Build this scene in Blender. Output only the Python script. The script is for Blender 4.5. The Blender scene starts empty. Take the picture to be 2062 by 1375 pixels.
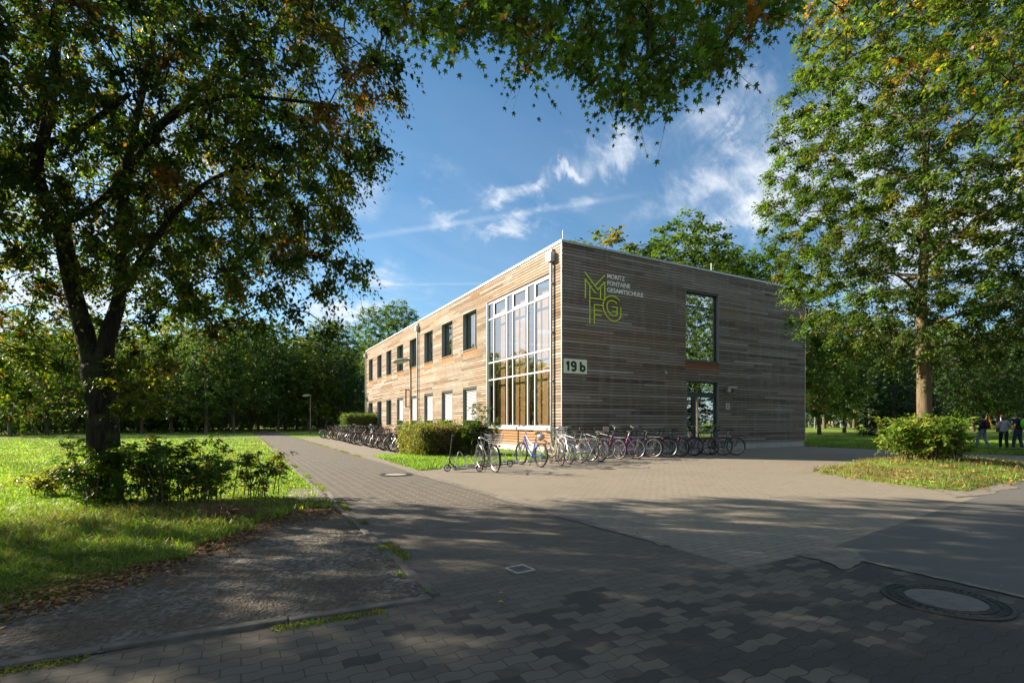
import bpy, math, random
import numpy as np
from mathutils import Vector, Matrix
R_ = math.radians
random.seed(7); RNG = np.random.default_rng(11)
SC = bpy.context.scene
COL = SC.collection
CAM_H = 1.35; FPX = 1013.0; CX = 1031.0; HY = 849.0
def at(px, py, Y): return Vector(((px-CX)/FPX*Y, Y, CAM_H+(HY-py)/FPX*Y))       # photo pixel at a known distance
def G(px, py):                                                                    # photo pixel on the ground
    Y = FPX*CAM_H/(py-HY); return Vector(((px-CX)/FPX*Y, Y, 0))
TH = math.atan2(.4743, .8803)
VD = Vector((math.cos(TH), math.sin(TH), 0)); UD = Vector((-math.sin(TH), math.cos(TH), 0))
def UV(u, v, z=0): return UD*u+VD*v+Vector((0, 0, z))
BC = Vector((1.985, 20.1, 0))
def Lf(px, py):                                                                   # on the long facade: (along, height)
    r = (px-CX)/FPX; t = (BC.x-r*BC.y)/(r*UD.y-UD.x); Y = BC.y+t*UD.y
    return t, CAM_H+(HY-py)/FPX*Y
def Rf(px, py):                                                                   # on the short facade
    r = (px-CX)/FPX; t = (r*BC.y-BC.x)/(VD.x-r*VD.y); Y = BC.y+t*VD.y
    return t, CAM_H+(HY-py)/FPX*Y

# ------------------------------------------------------------------ mesh builder
class MB:
    def __init__(s): s.v = []; s.f = []; s.c = []
    def add(s, vs, fs, col=(1, 1, 1)):
        n = len(s.v); s.v += [tuple(p) for p in vs]; s.f += [tuple(i+n for i in f) for f in fs]; s.c += [tuple(col)]*len(vs)
        return s
    def box(s, x0, x1, y0, y1, z0, z1, col=(1, 1, 1), M=None):
        vs = [(x, y, z) for z in (z0, z1) for x, y in ((x0, y0), (x1, y0), (x1, y1), (x0, y1))]
        if M is not None: vs = [M@Vector(p) for p in vs]
        return s.add(vs, [(3, 2, 1, 0), (4, 5, 6, 7), (0, 1, 5, 4), (1, 2, 6, 5), (2, 3, 7, 6), (3, 0, 4, 7)], col)
    def tube(s, pts, rad, n=6, col=(1, 1, 1), cap=True, closed=False):
        pts = [Vector(p) for p in pts]; m = len(pts)
        if not hasattr(rad, '__len__'): rad = [rad]*m
        vs = []; ref = None
        for i, p in enumerate(pts):
            if closed: d = pts[(i+1) % m]-pts[i-1]
            else: d = pts[min(i+1, m-1)]-pts[max(i-1, 0)]
            d = d.normalized() if d.length > 1e-9 else Vector((0, 0, 1))
            if ref is None: ref = Vector((0, 0, 1)) if abs(d.z) < .9 else Vector((1, 0, 0))
            a = d.cross(ref); a = a.normalized() if a.length > 1e-6 else d.orthogonal().normalized()
            b = d.cross(a).normalized(); ref = -b if closed or True else ref
            ref = a.cross(d)
            for k in range(n):
                t = 2*math.pi*k/n; vs.append(p+(a*math.cos(t)+b*math.sin(t))*rad[i])
        fs = []
        for i in range(m if closed else m-1):
            j = (i+1) % m
            for k in range(n): fs.append((i*n+k, i*n+(k+1) % n, j*n+(k+1) % n, j*n+k))
        if cap and not closed: fs += [tuple(range(n-1, -1, -1)), tuple((m-1)*n+k for k in range(n))]
        return s.add(vs, fs, col)
    def lathe(s, prof, M=None, n=24, col=(1, 1, 1)):
        vs = [(r*math.cos(2*math.pi*k/n), r*math.sin(2*math.pi*k/n), z) for r, z in prof for k in range(n)]
        if M is not None: vs = [M@Vector(p) for p in vs]
        fs = [(i*n+k, i*n+(k+1) % n, (i+1)*n+(k+1) % n, (i+1)*n+k) for i in range(len(prof)-1) for k in range(n)]
        fs += [tuple(range(n-1, -1, -1)), tuple((len(prof)-1)*n+k for k in range(n))]
        return s.add(vs, fs, col)
    def torus(s, c, R, r, axis='Y', n=32, m=6, col=(1, 1, 1), a0=0, a1=2*math.pi):
        full = abs(a1-a0-2*math.pi) < 1e-6
        pts = []
        for i in range(n if full else n+1):
            t = a0+(a1-a0)*i/n
            q = (R*math.cos(t), 0, R*math.sin(t)) if axis == 'Y' else (R*math.cos(t), R*math.sin(t), 0)
            pts.append(Vector(c)+Vector(q))
        return s.tube(pts, r, m, col, closed=full)
    def ell(s, c, r, n=12, m=8, col=(1, 1, 1), M=None):
        vs = []; fs = []
        for i in range(m+1):
            ph = math.pi*i/m
            for k in range(n):
                t = 2*math.pi*k/n; p = Vector((c[0]+r[0]*math.sin(ph)*math.cos(t), c[1]+r[1]*math.sin(ph)*math.sin(t), c[2]+r[2]*math.cos(ph)))
                vs.append(M@p if M is not None else p)
        for i in range(m):
            for k in range(n): fs.append((i*n+k, (i+1)*n+k, (i+1)*n+(k+1) % n, i*n+(k+1) % n))
        return s.add(vs, fs, col)
    def mesh(s, name, smooth=False):
        me = bpy.data.meshes.new(name); me.from_pydata(s.v, [], s.f)
        a = me.attributes.new('col', 'FLOAT_COLOR', 'POINT')
        a.data.foreach_set('color', np.c_[np.array(s.c, dtype=np.float32).reshape(-1, 3), np.ones(len(s.v), np.float32)].ravel())
        if smooth: me.polygons.foreach_set('use_smooth', [True]*len(me.polygons))
        me.update(); return me
    def build(s, name, m, parent=None, smooth=False, bevel=0, loc=None):
        return mkobj(name, s.mesh(name, smooth), m, parent, bevel, loc)
def mkobj(name, me, m, parent=None, bevel=0, loc=None):
    o = bpy.data.objects.new(name, me); COL.objects.link(o)
    if m and not me.materials: me.materials.append(m)
    if parent: o.parent = parent
    if loc is not None: o.location = loc
    if bevel:
        b = o.modifiers.new('bevel', 'BEVEL'); b.width = bevel; b.segments = 2; b.limit_method = 'ANGLE'
    return o
def tag(o, label=None, cat=None, group=None, kind=None):
    if label: o['label'] = label
    if cat: o['category'] = cat
    if group: o['group'] = group
    if kind: o['kind'] = kind
    return o
def empty(name, loc=(0, 0, 0), rz=0, label=None, cat=None, group=None):
    o = bpy.data.objects.new(name, None); COL.objects.link(o); o.location = loc; o.rotation_euler = (0, 0, rz)
    o.empty_display_size = .2
    return tag(o, label, cat, group)
KIDS = {}
def kids(o): return [c for c in ALLO if c.parent == o]
def copy_tree(o, parent=None):
    c = o.copy(); COL.objects.link(c)
    if parent is not None: c.parent = parent
    for ch in o.children: copy_tree(ch, c)
    return c
def fast_mesh(name, V, F, C, smooth=False):                                        # V (N,3)  F (M,k)  C (N,3)
    me = bpy.data.meshes.new(name); n = len(V); m, k = F.shape
    me.vertices.add(n); me.vertices.foreach_set('co', V.astype(np.float32).ravel())
    me.loops.add(m*k); me.loops.foreach_set('vertex_index', F.astype(np.int32).ravel())
    me.polygons.add(m); me.polygons.foreach_set('loop_start', np.arange(0, m*k, k, dtype=np.int32))
    try: me.polygons.foreach_set('loop_total', np.full(m, k, np.int32))
    except Exception: pass
    a = me.attributes.new('col', 'FLOAT_COLOR', 'POINT')
    a.data.foreach_set('color', np.c_[C, np.ones(n)].astype(np.float32).ravel())
    me.update(calc_edges=True); me.validate()
    return me

# ------------------------------------------------------------------ materials
class NT:
    def __init__(s, name):
        s.m = bpy.data.materials.new(name); s.m.use_nodes = True; s.t = s.m.node_tree; s.t.nodes.clear()
        s.out = s.n('ShaderNodeOutputMaterial')
    def n(s, typ, **kw):
        nd = s.t.nodes.new(typ)
        for k, v in kw.items():
            if k[0] == '_': setattr(nd, k[1:], v)
            else:
                key = k.replace('__', ' ')
                s.set(nd, key, v)
        return nd
    def set(s, nd, key, v):
        inp = nd.inputs[int(key[1:])] if key[0] == 'i' and key[1:].isdigit() else nd.inputs[key]
        if isinstance(v, tuple) and len(v) == 2 and hasattr(v[0], 'outputs'): s.t.links.new(v[0].outputs[v[1]], inp)
        elif hasattr(v, 'outputs'): s.t.links.new(v.outputs[0], inp)
        else:
            if inp.type == 'RGBA' and len(v) == 3: v = (*v, 1)
            inp.default_value = v
    def coord(s, rot=0, scale=(1, 1, 1), which='Object'):
        c = s.n('ShaderNodeTexCoord'); mp = s.n('ShaderNodeMapping', Vector=(c, which)); mp.inputs['Rotation'].default_value = (0, 0, rot); mp.inputs['Scale'].default_value = scale
        return mp
    def noise(s, vec, scale, detail=3, rough=.55, dist=0):
        return s.n('ShaderNodeTexNoise', Vector=vec, Scale=scale, Detail=detail, Roughness=rough, Distortion=dist)
    def ramp(s, fac, pts):
        r = s.n('ShaderNodeValToRGB', Fac=fac); e = r.color_ramp.elements
        while len(e) < len(pts): e.new(.5)
        for i, (p, c) in enumerate(pts):
            e[i].position = p; e[i].color = (*c, 1) if hasattr(c, '__len__') else (c, c, c, 1)
        return r
    def mix(s, f, a, b, mode='MIX'):
        x = s.n('ShaderNodeMix', _data_type='RGBA', _blend_type=mode)
        s.set(x, 'i0', f); s.set(x, 'i6', a); s.set(x, 'i7', b)
        return (x, 2)
    def math(s, op, a, b=0.0, c=None):
        x = s.n('ShaderNodeMath', _operation=op); s.set(x, 'i0', a); s.set(x, 'i1', b)
        if c is not None: s.set(x, 'i2', c)
        return x
    def bump(s, h, strength=.3, dist=.01):
        return s.n('ShaderNodeBump', Height=h, Strength=strength, Distance=dist)
    def bsdf(s, col, rough=.6, metal=0, spec=.5, normal=None, **kw):
        b = s.n('ShaderNodeBsdfPrincipled'); s.set(b, 'Base Color', col); s.set(b, 'Roughness', rough); s.set(b, 'Metallic', metal)
        s.set(b, 'Specular IOR Level', spec)
        if normal: s.set(b, 'Normal', normal)
        for k, v in kw.items(): s.set(b, k.replace('__', ' '), v)
        s.t.links.new(b.outputs[0], s.out.inputs[0]); return b
def simple(name, col, rough=.5, metal=0, spec=.5, var=.15, vs=8, bump=0):
    t = NT(name); c = t.coord(); nz = t.noise(c, vs, 4)
    r = t.ramp(nz, [(.3, tuple(x*(1-var) for x in col)), (.7, tuple(min(1, x*(1+var)) for x in col))])
    t.bsdf((r, 0), rough, metal, spec, t.bump(nz, bump, .01) if bump else None); return t.m

# foliage: per-leaf colour, light shines through
def leafmat(name, trans=.5, tint=(1.5, 1.5, .4), rough=.45):
    t = NT(name); a = t.n('ShaderNodeAttribute', _attribute_name='col')
    c = t.coord(); nz = t.noise(c, 60, 2)
    cc = t.mix(.35, (a, 0), t.mix(1.0, (a, 0), (nz, 0), 'MULTIPLY'))
    b = t.n('ShaderNodeBsdfPrincipled'); t.set(b, 'Base Color', cc); t.set(b, 'Roughness', rough); t.set(b, 'Specular IOR Level', .35)
    tc = t.mix(1.0, (a, 0), (*tint,), 'MULTIPLY')
    tr = t.n('ShaderNodeBsdfTranslucent'); t.set(tr, 'Color', tc)
    ms = t.n('ShaderNodeMixShader'); t.set(ms, 'i0', trans); t.set(ms, 'i1', b); t.set(ms, 'i2', tr)
    t.t.links.new(ms.outputs[0], t.out.inputs[0]); return t.m
M = {}
M['leaf'] = leafmat('leaf')
M['farleaf'] = leafmat('far_leaf', .42, (1.4, 1.4, .5), .6)
M['grass'] = leafmat('grass_blade', .4, (1.3, 1.4, .5), .5)
M['litter'] = leafmat('fallen_leaf', .15, (1.2, .9, .5), .7)

def barkmat(name, a, b, sc=9):
    t = NT(name); c = t.coord(0, (1, 1, .18)); nz = t.noise(c, sc*3, 6, .65, .4); n2 = t.noise(t.coord(), 2.5, 4)
    r = t.ramp(nz, [(.35, a), (.62, b)])
    g = t.mix(t.ramp(n2, [(.52, 0.), (.7, .6)]), (r, 0), (.10, .12, .04))
    t.bsdf(g, .9, 0, .2, t.bump(nz, .9, .02)); return t.m
M['bark'] = barkmat('dark_bark', (.012, .010, .008), (.05, .04, .028))
M['bark2'] = barkmat('tan_bark', (.075, .055, .035), (.19, .145, .09), 6)
M['bark3'] = barkmat('grey_bark', (.05, .045, .035), (.16, .13, .10), 5)
M['twig'] = simple('twig', (.12, .085, .05), .9, var=.4, vs=20)

# weathered boards; attribute col = (tone, freshness, side)
def woodmat():
    t = NT('larch_cladding'); a = t.n('ShaderNodeAttribute', _attribute_name='col'); sep = t.n('ShaderNodeSeparateColor'); t.set(sep, 'Color', (a, 0))
    c = t.coord(0, (1, 1, 14)); g = t.noise(c, 1.6, 8, .7, .3)
    c2 = t.coord(0, (1, 1, 1)); bl = t.noise(c2, .55, 4, .6); st = t.noise(t.coord(0, (3, 3, .35)), 1.1, 5, .65)
    kn = t.n('ShaderNodeTexVoronoi', Scale=1.0); t.set(kn, 'Vector', t.coord(0, (2.2, 2.2, 7)))
    tone = t.math('MULTIPLY_ADD', (sep, 0), .75, t.math('MULTIPLY_ADD', (g, 0), .9, -.42))
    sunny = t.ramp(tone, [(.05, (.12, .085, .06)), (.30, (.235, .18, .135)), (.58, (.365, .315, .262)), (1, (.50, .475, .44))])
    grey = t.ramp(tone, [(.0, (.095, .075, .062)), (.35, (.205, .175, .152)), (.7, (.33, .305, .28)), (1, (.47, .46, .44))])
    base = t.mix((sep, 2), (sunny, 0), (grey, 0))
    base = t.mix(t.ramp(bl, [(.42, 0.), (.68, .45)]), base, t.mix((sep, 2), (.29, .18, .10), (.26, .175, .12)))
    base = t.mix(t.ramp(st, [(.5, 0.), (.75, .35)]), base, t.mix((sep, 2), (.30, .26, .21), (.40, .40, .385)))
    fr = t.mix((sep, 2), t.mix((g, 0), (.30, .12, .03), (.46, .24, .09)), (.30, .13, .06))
    base = t.mix((sep, 1), base, fr)
    base = t.mix(t.ramp((kn, 0), [(.035, .75), (.06, 0.)]), base, (.05, .03, .018))
    t.bsdf(base, .85, 0, .2, t.bump(g, .35, .006)); return t.m
M['wood'] = woodmat()
M['backing'] = simple('black_underlay', (.012, .011, .01), .9)
M['coping'] = simple('zinc_coping', (.38, .40, .385), .45, .5, var=.08)
M['trim'] = simple('corner_trim_metal', (.55, .56, .60), .4, .6, var=.06)
M['zinc'] = simple('zinc_pipe', (.42, .43, .44), .42, .7, var=.12, vs=5)
M['anth'] = simple('anthracite_frame', (.035, .045, .045), .45, 0, var=.08)
M['reveal'] = simple('grey_green_reveal', (.27, .30, .28), .5, .1, var=.06)
M['whiteframe'] = simple('light_grey_frame', (.47, .485, .51), .4, .1, var=.04)
M['blind'] = simple('blind_slats', (.25, .25, .275), .5, .1, var=.05)
M['plinth'] = simple('plinth_render', (.38, .38, .365), .85, var=.12, vs=2, bump=.2)
M['signplate'] = simple('sign_plate', (.80, .84, .70), .5, var=.05)
M['signink'] = simple('sign_letter', (.012, .04, .018), .5, var=.05)
M['lime'] = simple('lime_bar', (.68, .80, .06), .5, var=.05)
M['letter'] = simple('pale_letter', (.92, .93, .90), .5, var=.04)
M['interior'] = simple('interior_wall', (.35, .33, .30), .8)
M['intwood'] = simple('interior_timber', (.50, .275, .10), .6, var=.2, vs=3)
M['intdark'] = simple('interior_dark', (.05, .05, .05), .8)
def glassmat(name, refl, tint=(.55, .6, .58)):
    t = NT(name); ge = t.n('ShaderNodeNewGeometry'); dp = t.n('ShaderNodeVectorMath', _operation='DOT_PRODUCT'); t.set(dp, 'i0', (ge, 'Normal')); t.set(dp, 'i1', (ge, 'Incoming')); fr = t.math('POWER', t.math('SUBTRACT', 1.0, t.math('ABSOLUTE', (dp, 1))), 5.0)
    gl = t.n('ShaderNodeBsdfGlossy', Roughness=0.0); gl.inputs['Color'].default_value = (.95, .97, 1, 1)
    c = t.coord(); nz = t.noise(c, .8, 2); bm = t.bump(nz, .05, .02); t.set(gl, 'Normal', bm)
    tr = t.n('ShaderNodeBsdfTransparent'); tr.inputs['Color'].default_value = (*tint, 1)
    f = t.math('MULTIPLY_ADD', fr, 1.0, refl); ms = t.n('ShaderNodeMixShader'); t.set(ms, 'i0', f); t.set(ms, 'i1', tr); t.set(ms, 'i2', gl)
    t.t.links.new(ms.outputs[0], t.out.inputs[0]); return t.m
M['glass'] = glassmat('window_glass', .46, (.90, .92, .90))
M['glass2'] = glassmat('window_glass_mirror', .66, (.25, .28, .27))
# ------------------------------------------------------------------ ground
def lawnmat():
    t = NT('lawn'); c = t.coord(); n1 = t.noise(c, .35, 5, .6); n2 = t.noise(c, 14, 6, .75); n3 = t.noise(c, 1.7, 4, .6)
    a = t.ramp(n2, [(.3, (.085, .15, .022)), (.52, (.165, .255, .042)), (.75, (.27, .35, .085))])
    b = t.mix(t.ramp(n1, [(.4, 0.), (.66, .5)]), (a, 0), (.17, .21, .05))
    b = t.mix(t.ramp(n3, [(.6, 0.), (.78, .45)]), b, (.22, .19, .09))
    t.bsdf(b, .95, 0, .1, t.bump(n2, 1.0, .05)); return t.m
def gravelmat():
    t = NT('gravel_dirt'); c = t.coord(); v = t.n('ShaderNodeTexVoronoi', Scale=34.0, Vector=c); v2 = t.n('ShaderNodeTexVoronoi', Scale=85.0, Vector=c)
    n1 = t.noise(c, 1.3, 5, .6); n2 = t.noise(c, 40, 5, .7)
    st = t.ramp((v, 1), [(.2, (.09, .08, .066)), (.55, (.18, .165, .14)), (.9, (.36, .34, .30))])
    dirt = t.ramp(n2, [(.35, (.065, .052, .038)), (.65, (.15, .122, .09))])
    base = t.mix(t.ramp(n1, [(.42, .85), (.6, .1)]), (st, 0), (dirt, 0))
    h = t.math('ADD', (v, 0), t.math('MULTIPLY', (v2, 0), .5))
    t.bsdf(base, .9, 0, .25, t.bump(h, .9, .025)); return t.m
def pavemat(name, c1, c2, cm, w, h, wav, dark, patch=(0, 0), rot=TH, bumpd=.006, spots=0):
    t = NT(name); c = t.coord(-rot); sx = t.n('ShaderNodeSeparateXYZ', Vector=c)
    wv = t.math('MULTIPLY', t.math('SINE', t.math('MULTIPLY', (sx, 0), 2*math.pi/w)), wav)
    wob = t.noise(c, 3, 2); wy = t.math('MULTIPLY_ADD', (wob, 0), .008, wv)
    cb = t.n('ShaderNodeCombineXYZ'); t.set(cb, 'X', (sx, 0)); t.set(cb, 'Y', t.math('ADD', (sx, 1), wy))
    br = t.n('ShaderNodeTexBrick', Vector=cb, Scale=1.0); br.offset = .5
    for k, v in (('Mortar Size', .0035), ('Mortar Smooth', .3), ('Bias', .0), ('Brick Width', w), ('Row Height', h)): br.inputs[k].default_value = v
    br.inputs['Color1'].default_value = (0, 0, 0, 1); br.inputs['Color2'].default_value = (1, 1, 1, 1); br.inputs['Mortar'].default_value = (.5, .5, .5, 1)
    sp = t.noise(c, 160, 3, .8); big = t.noise(c, .55, 5, .6); mid = t.noise(c, 5, 5, .6)
    tone = t.math('ADD', t.math('MULTIPLY', (br, 0), .30), t.math('MULTIPLY_ADD', (mid, 0), .5, .1))
    col = t.mix(t.ramp(tone, [(.25, 0.), (.75, 1.)]), c1, c2)
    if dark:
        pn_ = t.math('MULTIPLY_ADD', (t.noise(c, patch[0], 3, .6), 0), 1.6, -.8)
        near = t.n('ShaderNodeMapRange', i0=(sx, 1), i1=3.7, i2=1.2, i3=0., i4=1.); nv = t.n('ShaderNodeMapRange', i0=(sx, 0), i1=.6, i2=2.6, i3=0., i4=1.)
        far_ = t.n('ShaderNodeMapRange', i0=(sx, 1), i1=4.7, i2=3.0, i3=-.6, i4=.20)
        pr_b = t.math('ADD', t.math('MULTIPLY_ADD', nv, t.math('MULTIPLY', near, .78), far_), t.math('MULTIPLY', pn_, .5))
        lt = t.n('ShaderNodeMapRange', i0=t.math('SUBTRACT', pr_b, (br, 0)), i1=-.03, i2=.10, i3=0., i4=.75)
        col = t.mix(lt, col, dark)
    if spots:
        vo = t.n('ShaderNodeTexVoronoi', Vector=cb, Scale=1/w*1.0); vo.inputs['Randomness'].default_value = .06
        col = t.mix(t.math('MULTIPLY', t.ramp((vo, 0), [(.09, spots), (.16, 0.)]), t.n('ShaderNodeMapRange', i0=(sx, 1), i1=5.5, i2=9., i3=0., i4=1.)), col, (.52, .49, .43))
    col = t.mix(t.ramp((sp, 0), [(.58, 0.), (.72, .5)]), col, tuple(x*1.7 for x in c2))
    col = t.mix(t.ramp((sp, 0), [(.28, .5), (.40, 0.)]), col, tuple(x*.4 for x in c1))
    col = t.mix(t.ramp((big, 0), [(.5, 0.), (.7, .45)]), col, tuple(x*.8 for x in cm))
    col = t.mix(t.math('MULTIPLY', (br, 1), .8), col, (.05, .043, .034))
    hh = t.math('SUBTRACT', t.math('MULTIPLY', (sp, 0), .25), (br, 1))
    t.bsdf(col, .85, 0, .25, t.bump(hh, .7, bumpd)); return t.m
def asphaltmat():
    t = NT('asphalt'); c = t.coord(); sp = t.noise(c, 180, 3, .8); big = t.noise(c, .8, 5, .6); mid = t.noise(c, 9, 4)
    col = t.ramp((sp, 0), [(.3, (.065, .064, .060)), (.55, (.130, .127, .120)), (.75, (.25, .245, .23))])
    col = t.mix(t.ramp((big, 0), [(.45, 0.), (.7, .5)]), (col, 0), (.15, .13, .10))
    t.bsdf(col, .85, 0, .25, t.bump(sp, .5, .004)); return t.m
M['lawn'] = lawnmat(); M['gravel'] = gravelmat(); M['asphalt'] = asphaltmat()
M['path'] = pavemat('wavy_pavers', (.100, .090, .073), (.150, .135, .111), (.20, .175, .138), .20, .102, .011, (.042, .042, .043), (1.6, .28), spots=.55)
M['plaza'] = pavemat('small_pavers', (.215, .19, .148), (.255, .227, .18), (.23, .20, .15), .20, .10, .003, None)
M['kerb'] = simple('kerb_concrete', (.12, .112, .098), .9, var=.4, vs=6, bump=.4)
M['sand'] = simple('sandy_edge', (.175, .155, .125), .95, var=.35, vs=7, bump=.4)

def sheet(name, pts, z, m, kind='structure', sub=0):
    mb = MB(); mb.add([(p[0], p[1], z) for p in pts], [tuple(range(len(pts)))])
    o = mb.build(name, m); tag(o, kind=kind); return o
sheet('ground', [(-500, -60), (500, -60), (500, 600), (-500, 600)], 0, M['lawn'])
U0 = 3.72; V0 = 1.33; V1 = 4.08
def W(u, v): p = UV(u, v); return (p.x, p.y)
AC = G(1648, 1112)            # where path, forecourt and asphalt meet
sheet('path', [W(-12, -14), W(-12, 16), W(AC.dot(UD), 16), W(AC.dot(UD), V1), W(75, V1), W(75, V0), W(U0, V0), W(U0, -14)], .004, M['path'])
a0 = AC.dot(UD)
road_dir = (G(1973, 999)-AC).normalized()
sheet('forecourt', [W(a0, V1), W(a0, 27.4), W(40, 27.4), W(40, 11.0), W(46, 11.), W(46, 8.3), W(46, V1)], .004, M['plaza'])
rp = [AC+Vector((0, 0, 0)), AC+road_dir*60, AC+Vector((60, -12, 0)), AC-UD*9+VD*.4]
sheet('asphalt_road', [(p.x, p.y) for p in rp], .010, M['asphalt'])
# lawn right of the building lies over the forecourt
sheet('lawn_right', [W(-8+a0, 27.3), W(a0-8, 90), W(60, 200), W(120, 27.3)], .022, M['lawn'])
sheet('gravel_patch', [(G(868, 1203).x, G(868, 1203).y)]+[(G(x, y).x, G(x, y).y) for x, y in ((760, 1092), (700, 1028), (640, 1022), (560, 1042), (470, 1075), (380, 1112), (260, 1150), (120, 1195), (-80, 1240), (-500, 1290), (-700, 1400))]+[(W(U0, -6))], .014, M['gravel'])
sheet('worn_ground', [(G(x, y).x, G(x, y).y) for x, y in ((590, 985), (660, 985), (675, 1005), (610, 1012), (575, 1000))], .010, M['sand'])
# kerbs: long stones in a row
kb = MB()
def kerb_line(u0, v0, u1, v1, w=.075, h=.030, L=1.0):
    a = UV(u0, v0); b = UV(u1, v1); d = (b-a); n = max(1, int(d.length/L)); d.normalize(); s = d.cross(Vector((0, 0, 1)))
    for i in range(n):
        p = a+d*(L*i+.004); q = a+d*(L*(i+1)-.004); o = random.uniform(-.006, .006); z = h+random.uniform(-.008, .006)
        Mx = Matrix((( d.x, s.x, 0, p.x+s.x*o), (d.y, s.y, 0, p.y+s.y*o), (0, 0, 1, 0), (0, 0, 0, 1)))
        kb.box(0, (q-p).length, -w/2, w/2, -.1, z, M=Mx)
kerb_line(U0-.02, V0+.0, 70, V0+.0)
kerb_line(U0-.06, V0-.05, U0+.25, -5)
kerb_line(46, V1, 21, V1, .06, .008)
kerb_line(13.2, V1, a0+.2, V1, .06, .012)
tag(kb.build('kerb', M['kerb'], bevel=.008), kind='structure')
# flower-bed strip of grass between bicycles and long facade
bedpts = [W(13.45, 4.32), W(13.75, 5.4), W(15.6, 9.8), W(15.75, 13.4), W(16.6, 13.4), W(16.6, 11.2), W(36, 11.2), W(36, 8.4), W(20.9, 7.6), W(20.3, 4.6)]
_r = random.Random(5); _o = []
for _i in range(len(bedpts)):
    _a, _b = Vector(bedpts[_i]), Vector(bedpts[(_i+1) % len(bedpts)]); _n = max(2, int((_b-_a).length/.18))
    for _k in range(_n): _q = _a.lerp(_b, _k/_n); _o.append((_q.x+_r.gauss(0, .035), _q.y+_r.gauss(0, .035)))
sheet('grass_strip', _o, .013, M['lawn'])

def blotch(name, pts, z, seed, amp=.10, n=9):
    r = random.Random(seed); out = []
    for i in range(len(pts)):
        a, b = pts[i], pts[(i+1) % len(pts)]
        for k in range(n): q = a.lerp(b, k/n); out.append((q.x+r.uniform(-amp, amp), q.y+r.uniform(-amp, amp)))
    return sheet(name, out, z, M['sand'])
blotch('worn_sand_corner', [G(1600, 1118), G(1650, 1098), G(1720, 1108), G(1745, 1128), G(1700, 1150), G(1660, 1132)], .013, 1, .02, 5)
q1, q2 = G(1712, 1132), G(1800, 1160); dq = (q2-q1).normalized()
pp_ = [AC+UD*(-.05*k)*6 for k in range(12)]
blotch('worn_sand_seam', [p_+VD*.07+UD*.1 for p_ in pp_]+[p_-VD*.0 for p_ in pp_[::-1]], .0135, 2, .012, 3)
blotch('worn_sand_verge', [G(1880, 985), G(1950, 990), G(2010, 976), G(2080, 964), G(2070, 972), G(1990, 994), G(1930, 1004)], .0135, 3, .12, 4)
blotch('worn_sand_joint', [UV(15, V1+.03), UV(12, V1+.05), UV(9, V1+.02), UV(6, V1+.04), UV(4, V1+.02), UV(4, V1-.06), UV(6, V1-.10), UV(9, V1-.08), UV(12, V1-.15), UV(15, V1-.12)], .0125, 4, .035, 8)
# grass blades -----------------------------------------------------
def inpoly(x, y, poly):
    r = np.zeros(len(x), bool); n = len(poly)
    for i in range(n):
        x1, y1 = poly[i]; x2, y2 = poly[(i+1) % n]
        c = ((y1 > y) != (y2 > y)) & (x < (x2-x1)*(y-y1)/(y2-y1+1e-12)+x1); r ^= c
    return r
def vnoise(x, y, s, seed=0):
    r = np.random.default_rng(seed); ph = r.uniform(0, 6.28, (6, 2)); k = r.uniform(.6, 1.8, (6, 2))*r.choice([-1, 1], (6, 2))
    return sum(np.sin(x*s*k[i, 0]+y*s*k[i, 1]+ph[i, 0]) for i in range(6))/6**.5/1.0
def blades(name, x, y, h, w, col, z0=0., lean=.5):
    n = len(x); th = RNG.uniform(0, 2*np.pi, n); ax = np.c_[np.cos(th), np.sin(th), np.zeros(n)]
    ln = RNG.normal(0, lean, (n, 2))*h[:, None]
    b = np.c_[x, y, np.full(n, z0) if np.isscalar(z0) else z0]
    m = b+np.c_[ln*.35, h*.6]; t = b+np.c_[ln, h*RNG.uniform(.75, 1, n)]
    V = np.stack([b-ax*w[:, None]/2, b+ax*w[:, None]/2, m+ax*w[:, None]*.4, m-ax*w[:, None]*.4, t], 1).reshape(-1, 3)
    i = np.arange(n)[:, None]*5
    F = np.concatenate([i+np.array([[0, 1, 2]]), i+np.array([[0, 2, 3]]), i+np.array([[3, 2, 4]])], 0)
    C = np.repeat(col, 5, 0)
    return mkobj(name, fast_mesh(name, V, F, C), M['grass'])
def gcol(n, x, y, dry=.15):
    base = np.array([[.19, .30, .048]])*np.exp(RNG.normal(0, .3, (n, 1)))*np.c_[np.exp(RNG.normal(0, .2, n)), np.ones(n), np.ones(n)]
    base *= np.exp(.20*vnoise(x, y, 1.1, 3)+.16*vnoise(x, y, .33, 9)+.14*vnoise(x, y, 3.1, 12))[:, None]
    d = RNG.uniform(0, 1, n) < dry*(1+vnoise(x, y, .9, 5)); base[d] = np.array([.30, .23, .11])*RNG.uniform(.6, 1.2, (d.sum(), 1))
    return np.clip(base, .01, .6)
gravpoly = [(G(x, y).x, G(x, y).y) for x, y in ((868, 1203), (760, 1092), (700, 1030), (640, 1024), (560, 1044), (470, 1078), (380, 1116), (260, 1155), (120, 1200), (-80, 1250), (-300, 1500), (868, 1500))]
def left_lawn(n, ymin, ymax):
    Y = 1/RNG.uniform(1/ymax, 1/ymin, n); X = Y*RNG.uniform(-1.12, .0, n)
    return X, Y
def vcoord(x, y): return x*VD.x+y*VD.y
def ucoord(x, y): return x*UD.x+y*UD.y
X, Y = left_lawn(330000, 3.4, 40)
k = (vcoord(X, Y) < V0-.03+.05*vnoise(X, Y, 5, 8)) & (ucoord(X, Y) > U0) & ~inpoly(X+.10*vnoise(X, Y, 6, 1), Y+.10*vnoise(X, Y, 7, 2), gravpoly)
wornp = [(G(x, y).x, G(x, y).y) for x, y in ((585, 982), (665, 982), (680, 1008), (610, 1014), (570, 1000))]
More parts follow.
